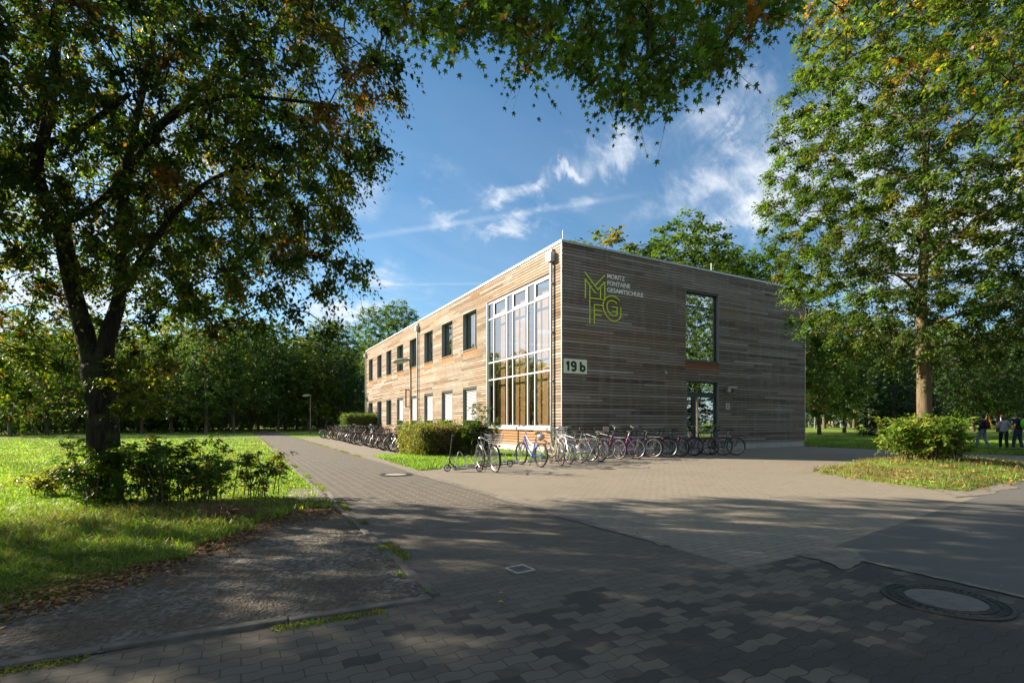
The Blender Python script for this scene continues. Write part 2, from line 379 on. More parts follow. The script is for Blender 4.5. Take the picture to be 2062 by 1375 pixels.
k &= ~(inpoly(X, Y, wornp) & (RNG.uniform(0, 1, len(X)) < .8))
X, Y = X[k], Y[k]; n = len(X)
rough = np.clip(1-np.hypot((X+5.2)/3.6, (Y-6.6)/2.6), 0, 1)                     # uncut grass round the tree
h = (.035+.15*rough*RNG.uniform(.2, 1.5, n)+.012*(Y/8))*RNG.uniform(.7, 1.3, n); w = (.004+.0011*Y)*RNG.uniform(.7, 1.3, n)
gc = gcol(n, X, Y, .10+.28*0); dr = (RNG.uniform(0, 1, n) < .35*rough); gc[dr] = np.array([.27, .20, .10])*RNG.uniform(.5, 1.2, (dr.sum(), 1))
tag(blades('lawn_grass', X, Y, h, w, gc), kind='stuff')
# strip by the racks
bx = np.array(bedpts); x = RNG.uniform(bx[:, 0].min(), bx[:, 0].max(), 230000); y = RNG.uniform(bx[:, 1].min(), 34, 230000)
k = inpoly(x+.06*vnoise(x, y, 7, 1), y+.06*vnoise(x, y, 6, 2), bedpts) & (RNG.uniform(0, 1, len(x)) < np.clip((17./y)**2, 0, 1)*.95); x, y = x[k], y[k]; n = len(x)
c = gcol(n, x, y, .08); c *= np.array([1.15, 1.25, 1.0])
front = (ucoord(x, y) < 19.5)
tag(blades('strip_grass', x, y, np.where(front, .13, .07)*RNG.uniform(.5, 1.3, n), RNG.uniform(.009, .02, n), c, lean=.35), kind='stuff')
# moss and weeds along the kerbs
def joint_weeds(a, b, nn, w, hh, seed):
    r = np.random.default_rng(seed); t = r.uniform(0, 1, nn); s = r.normal(0, w, nn)
    d = (b-a).normalized(); q = Vector((-d.y, d.x, 0)); L = (b-a).length
    x = a.x+(b.x-a.x)*t+q.x*s; y = a.y+(b.y-a.y)*t+q.y*s
    k = vnoise(t*L, t*0, 2.6, seed) > .15; return x[k], y[k], np.full(k.sum(), hh)
P = [joint_weeds(UV(4, V0+.09), UV(24, V0+.09), 16000, .035, .035, 1), joint_weeds(UV(U0-.15, .9), UV(U0+.1, -3.4), 4000, .03, .02, 2),
     joint_weeds(UV(46, V1-.03), UV(20, V1-.03), 9000, .05, .05, 3), joint_weeds(UV(13.4, V1), UV(7, V1), 700, .015, .02, 4),
     joint_weeds(UV(24, V0+.09), UV(60, V0+.09), 6000, .07, .05, 6)]
x = np.concatenate([p[0] for p in P]); y = np.concatenate([p[1] for p in P]); h = np.concatenate([p[2] for p in P])*RNG.uniform(.4, 1.3, len(x))
tag(blades('joint_weeds', x, y, h, RNG.uniform(.004, .012, len(x)), gcol(len(x), x, y, .2)*np.array([1., .8, 1.]), z0=.004, lean=.7), kind='stuff')
Y = 1/RNG.uniform(1/46, 1/18.5, 70000); X = Y*RNG.uniform(.55, 1.08, 70000); k = vcoord(X, Y) > 27.2+.06*vnoise(X, Y, 4, 3); X, Y = X[k], Y[k]; n = len(X)
tag(blades('right_lawn_grass', X, Y, (.05+.0012*Y)*RNG.uniform(.6, 1.3, n), (.006+.0009*Y)*RNG.uniform(.7, 1.3, n), gcol(n, X, Y, .08), z0=.02), kind='stuff')
# right lawn tufts and island
islp = [G(1632, 949), G(1700, 961), G(1790, 974), G(1870, 984), G(1945, 989), G(2000, 977), G(2080, 966), G(2200, 960), Vector((16.2, 16.4, 0)), Vector((14, 17.4, 0)), Vector((11.6, 16.9, 0)), G(1745, 937)]
islc = Vector((12.0, 14.0, 0))
mb = MB(); rings = [(1, .0), (.93, .05), (.75, .12), (.5, .2), (.25, .25)]
vs = []
N = len(islp)
for s_, z_ in rings: vs += [(islc+(p-islc)*s_)+Vector((0, 0, z_)) for p in islp]
vs.append(islc+Vector((0, 0, .27))); fs = [(i*N+k, i*N+(k+1) % N, (i+1)*N+(k+1) % N, (i+1)*N+k) for i in range(4) for k in range(N)]+[(4*N+k, 4*N+(k+1) % N, 5*N) for k in range(N)]
mb.add(vs, fs); isl = mb.build('grass_island', M['lawn'], smooth=True); isl.location.z = .006; tag(isl, kind='structure')
def islz(x, y):
    out = np.zeros(len(x)); pol = [(p.x, p.y) for p in islp]
    for s_, z_ in ((.93, .05), (.75, .12), (.5, .2), (.25, .25)):
        out[inpoly(x, y, [(islc.x+(px-islc.x)*s_, islc.y+(py-islc.y)*s_) for px, py in pol])] = z_
    return out
pol = [(p.x, p.y) for p in islp]
x = RNG.uniform(7.5, 18, 110000); y = RNG.uniform(9, 18, 110000); k = inpoly(x+.05*vnoise(x, y, 8, 1), y, pol) & (RNG.uniform(0, 1, len(x)) < .75); x, y = x[k], y[k]; n = len(x)
tall = (RNG.uniform(0, 1, n) < .25)
c = gcol(n, x, y, .45)
tag(blades('island_grass', x, y, np.where(tall, .17, .055)*RNG.uniform(.4, 1.3, n), RNG.uniform(.007, .018, n), c, z0=islz(x, y)*.9, lean=.5), kind='stuff')
# fallen leaves -----------------------------------------------------
def litter(name, x, y, s, pal, z0):
    n = len(x); th = RNG.uniform(0, 6.28, n); d = np.c_[np.cos(th), np.sin(th), RNG.normal(0, .25, n)]; q = np.c_[-np.sin(th), np.cos(th), RNG.normal(0, .25, n)]
    b = np.c_[x, y, z0+RNG.uniform(.004, .02, n)]
    V = np.stack([b-d*s[:, None], b-q*s[:, None]*.5+[0, 0, .004], b+d*s[:, None], b+q*s[:, None]*.5+[0, 0, .006]], 1).reshape(-1, 3)
    F = np.arange(n*4).reshape(n, 4); C = np.repeat(np.array(pal)[RNG.integers(0, len(pal), n)]*RNG.uniform(.6, 1.3, (n, 1)), 4, 0)
    return mkobj(name, fast_mesh(name, V, F, C), M['litter'])
pal = [(.30, .13, .05), (.22, .11, .05), (.38, .22, .08), (.16, .09, .05), (.42, .30, .10), (.33, .26, .16)]
xs, ys = [], []
edge = [G(x, y) for x, y in ((700, 1030), (640, 1026), (560, 1046), (470, 1080), (380, 1118), (260, 1157), (120, 1202), (-80, 1255))]
for a, b in zip(edge[:-1], edge[1:]):
    m_ = int(1300*(b-a).length); t = RNG.uniform(0, 1, m_); xs.append(a.x+(b.x-a.x)*t+RNG.normal(0, .2, m_)); ys.append(a.y+(b.y-a.y)*t+RNG.normal(.08, .26, m_))
c0 = G(560, 1035); xs.append(RNG.normal(c0.x, .55, 1500)); ys.append(RNG.normal(c0.y, .35, 1500))
x = np.concatenate(xs); y = np.concatenate(ys); k = vcoord(x, y) < V0-.05; x, y = x[k], y[k]
tag(litter('fallen_leaves', x, y, RNG.uniform(.012, .032, len(x)), pal, .016), kind='stuff')
x = RNG.uniform(7.5, 17, 9000); y = RNG.uniform(9, 17, 9000); k = inpoly(x+RNG.normal(0, .25, len(x)), y+RNG.normal(0, .25, len(x)), pol); x, y = x[k], y[k]
tag(litter('island_fallen_leaves', x, y, RNG.uniform(.03, .06, len(x)), pal+[(.55, .26, .06), (.60, .42, .12)], .05+islz(x, y)), kind='stuff')
x = RNG.uniform(-3, 12, 520); y = RNG.uniform(2.4, 17, 520); k = (vcoord(x, y) > V0+.1) & (ucoord(x, y) < 15); x, y = x[k], y[k]
tag(litter('scattered_leaves', x, y, RNG.uniform(.008, .026, len(x)), pal, .012), kind='stuff')

# covers in the paving ----------------------------------------------
M['iron'] = simple('cast_iron', (.045, .045, .045), .6, .3, var=.3, vs=30, bump=.3)
M['concrete'] = simple('cover_concrete', (.13, .125, .115), .9, var=.2, vs=14, bump=.3)
M['concrete2'] = simple('pale_cover_concrete', (.30, .275, .235), .9, var=.2, vs=14, bump=.3)
def manhole(loc, r, label, mc, rz=0):
    root = empty('manhole_cover', loc, rz, label, 'manhole cover')
    m = MB(); n = 48; m.lathe([(r, .0), (r, .012), (r*.93, .016), (r*.93, .008), (r*.64, .008)], n=n)
    for k in range(44):
        a = 2*math.pi*k/44
        for r0, r1 in ((.67, .76), (.80, .90)):
            Mx = Matrix.Rotation(a+(.07 if r0 > .7 else 0), 4, 'Z'); m.box(r0*r, r1*r, -.017, .017, .007, .015, M=Mx)
    m.build('ring', M['iron'], root)
    c = MB(); c.lathe([(r*.62, .0), (r*.62, .014), (r*.2, .016), (.001, .016)], n=n); c.build('lid_centre', mc, root)
    return root
g = G(1903, 1211); manhole((g.x, g.y, .006), .39, 'large round manhole cover with concrete centre in dark foreground paving', M['concrete'])
g = G(797, 956); manhole((g.x, g.y, .004), .42, 'round manhole cover with pale centre in the sunlit path near the hedge', M['concrete2'])
g = G(1047, 1148); M['dullzinc'] = simple('dull_metal', (.16, .16, .155), .6, .6, var=.3, vs=20)
vc = empty('valve_cover', (g.x, g.y, .004), TH+.1, 'small square metal access cover in the wavy path paving', 'access cover')
m = MB(); m.box(-.10, .10, -.10, -.088, 0, .014).box(-.10, .10, .088, .10, 0, .014).box(-.10, -.088, -.088, .088, 0, .014).box(.088, .10, -.088, .088, 0, .014); m.build('frame', M['zinc'], vc)
m = MB(); m.box(-.087, .087, -.087, .087, 0, .008)
for i in range(6):
    for j in range(6):
        if not (1 < i < 4 and 1 < j < 4): m.box(-.08+i*.028, -.062+i*.028, -.08+j*.028, -.062+j*.028, .0085, .013)
m.torus((0, 0, .011), .022, .004, 'Z', 16, 4); m.build('plate', M['dullzinc'], vc)
# ------------------------------------------------------------------ the school building
HB = 8.62; LV = 16.1; LU = 35.7; PT = .30                       # height, short side, long side, plinth top
bld = empty('school_building', BC, TH, 'two storey flat roofed school building clad in weathered horizontal timber boards', 'building')
def holes_boxes(L, z0, z1, holes, emit):
    xs = sorted(set([0, L]+[h[0] for h in holes]+[h[1] for h in holes]))
    for a, b in zip(xs[:-1], xs[1:]):
        m = (a+b)/2; hs = sorted([(h[2], h[3]) for h in holes if h[0] <= m <= h[1]]); z = z0
        for p, q in hs:
            if p > z: emit(a, b, z, p)
            z = q
        if z < z1: emit(a, b, z, z1)
# openings on the long facade (along, along, z, z)
gz0 = Lf(1109.5, 858)[0]; gz1 = Lf(981.8, 858)[0]
gl = (gz0, gz1, 1.12, 7.47)
wpx = [(932.2, 959.9), (889.5, 911.4), (854.4, 871.7), (824.9, 839.8), (799.4, 812), (778, 788.2), (759.7, 768.5), (742.8, 750.6)]
wins = []
for a, b in wpx: wins.append((Lf(b, 700)[0], Lf(a, 700)[0]))
UPZ = (5.40, 7.52); LOZ = (1.07, 3.22)
holesL = [gl]+[(a, b, *UPZ) for a, b in wins]+[(a, b, *LOZ) for a, b in wins]
ra = Rf(1380.5, 584); rb = Rf(1447, 592.8); wz0 = Rf(1384, 725.3)[1]
wR = (ra[0], rb[0], wz0, ra[1]); dz1 = Rf(1383, 766)[1]; dR = (Rf(1383, 800)[0], Rf(1447, 800)[0], .0, dz1)
holesR = [wR, dR]
# map (along, depth outward, z) to building space for each face
faceL = lambda s, d, z: Vector((-d, s, z))
faceR = lambda s, d, z: Vector((s, -d, z))
faceE = lambda s, d, z: Vector((LV+d, s, z))
faceB = lambda s, d, z: Vector((s, LU+d, z))
def fbox(mb, fc, s0, s1, d0, d1, z0, z1, col=(1, 1, 1)):
    vs = [fc(s, d, z) for z in (z0, z1) for s, d in ((s0, d0), (s1, d0), (s1, d1), (s0, d1))]
    mb.add(vs, [(3, 2, 1, 0), (4, 5, 6, 7), (0, 1, 5, 4), (1, 2, 6, 5), (2, 3, 7, 6), (3, 0, 4, 7)], col)
WT = .32
bk = MB()
holes_boxes(LU, PT, HB-.1, holesL, lambda a, b, z, q: fbox(bk, faceL, a+(.27 if a == 0 else 0), b, -WT, -.035, z, q))
holes_boxes(LV, PT, HB-.1, holesR, lambda a, b, z, q: fbox(bk, faceR, a+(.035 if a == 0 else 0), b, -WT, -.035, z, q))
fbox(bk, faceE, .27, LU, -WT, -.035, PT, HB-.1); fbox(bk, faceB, .27, LV-.27, -WT, -.035, PT, HB-.1)
bk.build('wall_core', M['backing'], bld)
BP = .1245; BH = .1015
def slats(fc, L, holes, side, sills, name, seed):
    r = random.Random(seed); mb = MB(); z = PT+.01; row = 0
    while z+BH < HB-.10:
        iv = [(0.022, L-.022)]
        for h in holes:
            if h[2]-.03 < z+BH/2 < h[3]+.005:
                nv = []
                for a, b in iv:
                    if h[1] <= a or h[0] >= b: nv.append((a, b)); continue
                    if h[0]-.012 > a: nv.append((a, h[0]-.012))
                    if h[1]+.012 < b: nv.append((h[1]+.012, b))
                iv = nv
        for a, b in iv:
            cuts = [a]; x = a-r.uniform(0, 3)
            while True:
                x += r.uniform(2.8, 4.6)
                if x >= b-.25: break
                if x > a+.25: cuts.append(x)
            for s in sills: 
                if s[2]-s[3] < z < s[2]:
                    cuts += [q for q in (s[0], s[1]) if a+.05 < q < b-.05]
            cuts = sorted(set(cuts))+[b]
            for p, q in zip(cuts[:-1], cuts[1:]):
                if q-p < .02: continue
                m_ = (p+q)/2; fr = 0
                for s in sills:
                    if s[0]-.02 <= m_ <= s[1]+.02 and s[2]-s[3] < z < s[2]: fr = max(fr, min(1, 1.15*(1-(s[2]-z)/s[3])**.6)*s[4])
                t = min(1, max(0, r.gauss(.5, .2))); d = r.uniform(-.002, .002)
                if r.random() < (.07 if side < .5 else .015): fr = max(fr, .35)
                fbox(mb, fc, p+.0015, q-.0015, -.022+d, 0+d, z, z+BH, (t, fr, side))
        z += BP; row += 1
    return mb.build(name, M['wood'], bld)
sl = [(a-.02, b+.02, UPZ[0], .52, .9) for a, b in wins]+[(a-.02, b+.02, LOZ[0], .6, .8) for a, b in wins]+[(gl[0]-.1, gl[1]+.1, 1.12, 1.0, .75)]
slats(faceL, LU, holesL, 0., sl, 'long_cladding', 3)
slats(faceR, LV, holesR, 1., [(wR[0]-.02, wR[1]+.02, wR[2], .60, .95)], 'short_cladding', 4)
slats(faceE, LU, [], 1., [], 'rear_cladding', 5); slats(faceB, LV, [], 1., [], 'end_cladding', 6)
pl = MB(); holes_boxes(LV, -.2, PT, [(dR[0], dR[1], -.3, PT+1)], lambda a, b, z, q: fbox(pl, faceR, a-(-.03 if a == 0 else 0), b-.03 if b == LV else b, -.3, -.03, z, q))
fbox(pl, faceL, .031, LU-.03, -.3, -.03, -.2, PT); fbox(pl, faceE, .302, LU-.302, -.3, -.03, -.2, PT)
pl.build('plinth', M['plinth'], bld)
# roof and coping
rf = MB(); rf.box(.2, LV-.2, .2, LU-.2, HB-.35, HB-.22); roof = rf.build('roof', M['intdark'], bld)
cp = MB(); cw = .045
cp.box(-cw, .30, -cw, LU+cw, HB-.10, HB).box(LV-.30, LV+cw, -cw, LU+cw, HB-.10, HB).box(.30, LV-.30, -cw, .30, HB-.101, HB-.001).box(.30, LV-.30, LU-.30, LU+cw, HB-.101, HB-.001)
cp.build('coping', M['coping'], bld, bevel=.006)
tr = MB(); tr.box(-.012, .018, -.012, .018, PT-.02, HB-.101); tr.build('corner_trim', M['trim'], bld)
tr = MB(); tr.box(LV-.018, LV+.012, -.012, .018, PT-.02, HB-.101); tr.build('corner_trim', M['trim'], bld)
# interior: floors, core walls, timber posts
it = MB(); it.box(.3, LV-.3, .3, LU-.3, .0, .12); it.box(.3, LV-.3, 9.4, LU-.3, 4.15, 4.45); it.box(5.2, LV-.3, .3, 9.4, 4.15, 4.45); it.box(.3, LV-.3, .3, LU-.3, HB-.75, HB-.6)
it.build('interior_floors', M['interior'], bld)
it = MB(); it.box(.3, LV-.3, 9.0, 9.2, .12, HB-.75); it.box(3.6, 3.8, 9.2, LU-.3, .12, HB-.75); it.box(5.0, 5.2, .3, 9.0, .12, 4.15); it.box(5.0, 5.2, .3, 9.0, 5.5, HB-.75)
it.build('interior_walls', M['interior'], bld)
it = MB()
for xa, xb in ((983, 1006), (1020, 1047), (1063, 1090)):
    it.box(.50, .62, Lf(xb, 800)[0], Lf(xa, 800)[0], .12, HB-.76)
it.build('timber_posts', M['intwood'], bld)
rl = MB(); rl.tube([(2.4, .5, 5.45), (2.4, 7.5, 5.45)], .025)
for k in range(48): rl.tube([(2.4, .5+k*.15, 4.5), (2.4, .5+k*.15, 5.45)], .008, 4)
rl.tube([(2.4, .5, 4.5), (2.4, 7.5, 4.5)], .03); rl.build('stair_railing', M['anth'], bld)

# windows ------------------------------------------------------------
def window(fc, s0, s1, z0, z1, fm, gm, split=None, blind=None, trans=None, name='window', rv=True, fw=.06, depth=.235):
    # reveal lining + sill = window part, frame and panes below it
    mb = MB(); t = .012
    if rv:
        fbox(mb, fc, s0-.006, s0+.012, -depth-.06, .012, z0, z1-.013); fbox(mb, fc, s1-.012, s1+.006, -depth-.06, .012, z0, z1-.013); fbox(mb, fc, s0-.006, s1+.006, -depth-.06, .012, z1-.012, z1+.006)
    fbox(mb, fc, s0-.03, s1+.03, -depth-.02, .055, z0-.028, z0-.002)
    w = mb.build(name, M['reveal'] if rv else M['whiteframe'], bld)
    w.data.materials.clear(); w.data.materials.append(M['reveal'] if rv else M['whiteframe'])
    f = MB(); d0, d1 = -depth-.05, -depth+.02
    f_ = lambda a, b, p, q: fbox(f, fc, a, b, d0, d1, p, q)
    f_(s0, s0+fw, z0, z1); f_(s1-fw, s1, z0, z1); f_(s0+fw, s1-fw, z0, z0+fw); f_(s0+fw, s1-fw, z1-fw, z1)
    bars = split or []
    for b in bars: f_(b-.035, b+.035, z0+fw, z1-fw)
    if trans:
        for tz in trans:
            e = [s0+fw]+[q for b in bars for q in (b-.035, b+.035)]+[s1-fw]
            for p, q in zip(e[::2], e[1::2]): f_(p, q, tz-.035, tz+.035)
    f.build('frame', fm, w)
    g = MB(); g.add([fc(s0+fw*.5, -depth-.018, z0+fw*.5), fc(s1-fw*.5, -depth-.018, z0+fw*.5), fc(s1-fw*.5, -depth-.018, z1-fw*.5), fc(s0+fw*.5, -depth-.018, z1-fw*.5)], [(0, 1, 2, 3)]); g.build('pane', gm, w)
    if blind:
        b = MB(); zb = blind; z = z1-.14; fbox(b, fc, s0+.03, s1-.03, -depth+.03, -depth+.11, z1-.13, z1-.01)
        while z > zb:
            q = [fc(s0+.03, -depth+.045, z), fc(s1-.03, -depth+.045, z), fc(s1-.03, -depth+.085, z-.066), fc(s0+.03, -depth+.085, z-.066)]
            b.add(q, [(0, 1, 2, 3)]); z -= .082
        fbox(b, fc, s0+.03, s1-.03, -depth+.04, -depth+.10, zb-.05, zb-.02)
        b.build('blind', M['blind'], w)
    return w
for i, (a, b) in enumerate(wins):
    window(faceL, a, b, *UPZ, M['anth'], M['glass'], split=[a+(b-a)*.36])
    zb = LOZ[0]+.42 if i < 5 else None
    window(faceL, a, b, *LOZ, M['anth'], M['glass'], split=[a+(b-a)*.36], blind=zb)
    # curtain behind
# tall glazing
mull = [Lf(x, 700)[0] for x in (1075.4, 1061, 1031, 1019.4, 993)]
Yg = BC.y+gz0*UD.y; tz = [CAM_H+(HY-y)/FPX*Yg for y in (592.5, 701.5, 744.5)]
w = window(faceL, gl[0], gl[1], gl[2], gl[3], M['whiteframe'], M['glass'], split=mull, trans=tz, name='tall_glazing', rv=False, fw=.07, depth=.05)
for a, b in ((mull[0], gl[0]), (mull[2], mull[1]), (mull[4], mull[3])):
    cs = MB(); a, b = sorted((a, b)); a += .05; b -= .05; z0, z1 = tz[0]+.05, gl[3]-.08
    for p, q, r, s in ((a, b, z0, z0+.07), (a, b, z1-.07, z1), (a, a+.07, z0+.07, z1-.07), (b-.07, b, z0+.07, z1-.07)): fbox(cs, faceL, p, q, -.055, -.012, r, s)
    cs.build('opening_sash', M['whiteframe'], w)
ls = MB(); fbox(ls, faceL, gl[1]+.001, gl[1]+.07, -.06, .03, gl[2], gl[3]+.02); ls.build('side_lining', M['zinc'], w)
sv = MB(); fbox(sv, faceL, gl[0]-.03, gl[1]+.07, -.06, .06, gl[2]-.13, gl[2]-.03); sv.build('sill', M['whiteframe'], w)
# short side: big window + door
Yw = BC.y+ra[0]*VD.y
window(faceR, *wR, M['anth'], M['glass2'], trans=[CAM_H+(HY-613)/FPX*Yw], fw=.09, depth=.15)
door = MB(); fbox(door, faceR, dR[0]-.006, dR[0]+.012, -.24, .012, .036, dR[3]-.013); fbox(door, faceR, dR[1]-.012, dR[1]+.006, -.24, .012, .036, dR[3]-.013); fbox(door, faceR, dR[0]-.006, dR[1]+.006, -.24, .012, dR[3]-.012, dR[3]+.006); fbox(door, faceR, dR[0], dR[1], -.26, .10, .0, .035)
dr = door.build('door', M['reveal'], bld)
f = MB(); dd0, dd1 = -.20, -.12
Yd = BC.y+dR[0]*VD.y; th = CAM_H+(HY-793.5)/FPX*Yd; m1 = Rf(1401, 800)[0]
F_ = lambda a, b, p, q, e=0: fbox(f, faceR, a, b, dd0, dd1+e, p, q)
F_(dR[0], dR[0]+.08, .035, dR[3]); F_(dR[1]-.09, dR[1], .035, dR[3]); F_(dR[0]+.08, dR[1]-.09, dR[3]-.08, dR[3]); F_(dR[0]+.08, dR[1]-.09, th-.12, th+.12)
F_(m1-.12, m1+.14, .035, th-.12, .003); F_(dR[0]+.08, m1-.12, .035, .16); F_(m1+.14, dR[1]-.09, .035, .16); F_(m1-.012, m1-.006, .04, th-.13, .005)
f.build('frame', M['anth'], dr)
g = MB(); g.add([faceR(dR[0]+.04, -.16, .1), faceR(dR[1]-.04, -.16, .1), faceR(dR[1]-.04, -.16, dR[3]-.04), faceR(dR[0]+.04, -.16, dR[3]-.04)], [(0, 1, 2, 3)]); g.build('pane', M['glass2'], dr)
h = MB(); hx = m1+.20; h.tube([faceR(hx, -.05, .35), faceR(hx, -.05, th-.2)], .018, 8)
for z in (.6, th-.5): h.tube([faceR(hx, -.05, z), faceR(hx, -.13, z)], .012, 6)
h.build('door_handle', M['zinc'], dr)

# downpipes ------------------------------------------------------------
def pipe(px, name_label, hopper=True):
    s = Lf(px, 700)[0]; root = bpy.data.objects.new('downpipe', None)
    mb = MB(); mb.tube([faceL(s, .10, .02), faceL(s, .10, HB-.75)], .055, 12)
    for z in (1., 3., 5., 7.): fbox(mb, faceL, s-.07, s+.07, .0, .155, z, z+.03)
    o = mb.build('downpipe', M['zinc'], bld, smooth=False)
    if hopper:
        hb = MB(); fbox(hb, faceL, s-.17, s+.17, .0, .25, HB-.74, HB-.36); fbox(hb, faceL, s-.06, s+.06, .0, .12, HB-.36, HB-.2); hb.build('hopper', M['zinc'], o, bevel=.01)
    return o
pipe(1114, '', True); pipe(843, '', True); pipe(738.2, '', True)
# wall fittings on the short side
def onR(px, py): return Rf(px, py)
def plate(x0, x1, y0, y1, mt, name, d0=.004, d1=.02):
    a = onR(x0, y0); b = onR(x1, y1); m = MB(); fbox(m, faceR, a[0], b[0], d0, d1, b[1], a[1]); return m.build(name, mt, bld)
def text(body, s, z, size, mt, name, parent, sx=1, ext=.006, off=0, d=.02, shear=0, space=1):
    cu = bpy.data.curves.new(name, 'FONT'); cu.body = body; cu.size = size; cu.extrude = ext; cu.offset = off; cu.space_character = space
    tmp = bpy.data.objects.new('tmp', cu); COL.objects.link(tmp); dg = bpy.context.evaluated_depsgraph_get(); me = bpy.data.meshes.new_from_object(tmp.evaluated_get(dg))
    bpy.data.objects.remove(tmp)
    vs = [v.co.copy() for v in me.vertices]; x0 = min(v.x for v in vs); y0 = min(v.y for v in vs)
    for v in me.vertices: v.co = faceR(s+(v.co.x-x0)*sx, d+v.co.z, z+v.co.y)
    me.update(); me.materials.clear(); o = mkobj(name, me, mt, parent); return o, max(v.x for v in vs)-x0
a = onR(1134.6, 721.2); b = onR(1181.5, 753.0); zb = CAM_H+(HY-750.9)/FPX*(BC.y+onR(1134.6, 721)[0]*VD.y)
sg = MB(); fbox(sg, faceR, a[0], b[0], .004, .018, zb, a[1]); sg = sg.build('number_sign', M['signplate'], bld, bevel=.003)
hgt = (a[1]-zb); wd = b[0]-a[0]
def strokes(name, paths, x0, w_, z0, h_, wd_, par):
    m = MB(); n_ = 0
    for path in paths:
        q = [Vector((x0+px_*w_, z0+pz_*h_, 0)) for px_, pz_ in path]
        for i_ in range(len(q)-1):
            d_ = (q[i_+1]-q[i_]).normalized(); nn_ = Vector((-d_.y, d_.x, 0))*wd_/2; e_ = d_*wd_*.12 if len(q) > 3 else d_*0; a_, b_ = q[i_]-e_, q[i_+1]+e_; vs_ = []
            for dep in (.0185, .024+.0004*(n_ % 7)): vs_ += [faceR(c_.x, dep, c_.y) for c_ in (a_-nn_, b_-nn_, b_+nn_, a_+nn_)]
            m.add(vs_, [(0, 1, 2, 3), (7, 6, 5, 4), (0, 4, 5, 1), (1, 5, 6, 2), (2, 6, 7, 3), (3, 7, 4, 0)]); n_ += 1
    return m.build(name, M['signink'], par)
def arc_(cx, cz, rx, rz, a0_, a1_, n=14): return [(cx+rx*math.cos(R_(a0_+(a1_-a0_)*k/n)), cz+rz*math.sin(R_(a0_+(a1_-a0_)*k/n))) for k in range(n+1)]
dh = hgt*.66; dz = zb+hgt*.17; sw = wd*.085
strokes('digit', [[(.62, 0), (.62, 1.0)], [(.62, .86), (.20, .72)]], a[0]+wd*.07, wd*.20, dz, dh, sw*1.05, sg)
strokes('digit', [arc_(.5, .70, .38, .22, 0, 360, 20), arc_(.5, .70, .38, .22, 20, 0, 2)+[(.88, .40)]+arc_(.5, .28, .38, .21, 0, -150, 10)], a[0]+wd*.31, wd*.22, dz, dh, sw, sg)
strokes('sign_letter', [[(.12, 0), (.12, 1.0)], arc_(.5, .32, .38, .25, 0, 360, 20)], a[0]+wd*.70, wd*.22, dz, dh, sw, sg)
# lettering
base = MB(); 
lt = [('MORITZ', 1222.5, 560.4), ('FONTAINE', 1222.8, 573.9), ('GESAMTSCHULE', 1222.2, 587.6)]
wr = [1257.5, 1268.5, 1294.5]
lp = MB(); lp.tube([faceR(*(lambda q: (q[0], .01, q[1]))(onR(1222, 575)))]*2, .001, 3)
for (tx, x, y), xr in zip(lt, wr):
    s, z = onR(x, y); s2 = onR(xr, y)[0]
    o, w_ = text(tx, s, z, .265, M['letter'], 'wall_lettering', bld, d=.012, ext=.008, off=.002)
    k = (s2-s)/w_; vs = o.data.vertices
    for v in vs: v.co.x = s+(v.co.x-s)*k
# emblem: bars of one width, from the outline of the mark on the wall
def zp(x, y): return onR(1120+x/9.82, 530+y/9.82)
def bar(mb, pts, w=.042):
    q = [Vector((*zp(*p), 0)) for p in pts]
    for i in range(len(q)-1):
        d = (q[i+1]-q[i]).normalized(); n = Vector((-d.y, d.x, 0))*w/2; e = d*w*.35
        p0 = q[i]-e; p1 = q[i+1]+e; vs = []
        for dep in (.03+.0008*(i % 3), .055+.0008*(i % 3)): vs += [faceR(c.x, dep, c.y) for c in (p0-n, p1-n, p1+n, p0+n)]
        mb.add(vs, [(0, 1, 2, 3), (7, 6, 5, 4), (0, 4, 5, 1), (1, 5, 6, 2), (2, 6, 7, 3), (3, 7, 4, 0)])
lg = MB()
for k in ([(555, 185), (808, 530), (945, 380), (945, 725)], [(945, 248), (760, 440)], [(562, 690), (562, 318), (765, 600)], [(860, 490), (860, 708)], [(650, 460), (650, 1190)], [(660, 690), (935, 728)],
          [(740, 1195), (740, 820), (905, 840)], [(750, 928), (875, 942)], [(750, 1022), (875, 1036)],
          [(1100, 868), (1190, 880), (1190, 1010), (1160, 1038), (1112, 1046), (1065, 1020), (1020, 965), (993, 890), (990, 820), (1010, 770), (1050, 748), (1095, 745), (1140, 762), (1183, 797)],
          [(1100, 955), (1185, 968)],
          [(1262, 880), (1262, 1050), (1235, 1105), (1185, 1143), (1120, 1150), (1050, 1120), (985, 1050), (935, 960), (912, 870), (915, 790), (945, 715), (1000, 668), (1070, 650), (1140, 662), (1195, 700), (1232, 742)]): bar(lg, k)
lg.build('emblem', M['lime'], bld)
# lamp, notice, sensor
s, z = onR(1470, 781); m = MB(); fbox(m, faceR, s-.35, s+.30, .01, .20, z-.03, z+.06); fbox(m, faceR, s-.35, s-.12, .01, .16, z-.22, z-.031); m.build('door_lamp', M['zinc'], bld, bevel=.01)
nb = plate(1460.8, 1468.5, 811.5, 824.5, M['whiteframe'], 'notice_plate', .01, .03)
m = MB(); s, z = onR(1464.6, 818); fbox(m, faceR, s-.05, s+.05, .031, .034, z-.12, z+.10); m.build('notice_symbol', M['blind'], nb)
s, z = onR(1338, 750); m = MB(); fbox(m, faceR, s-.08, s+.08, .01, .10, z-.06, z+.06); m.build('wall_box', M['zinc'], bld, bevel=.01)
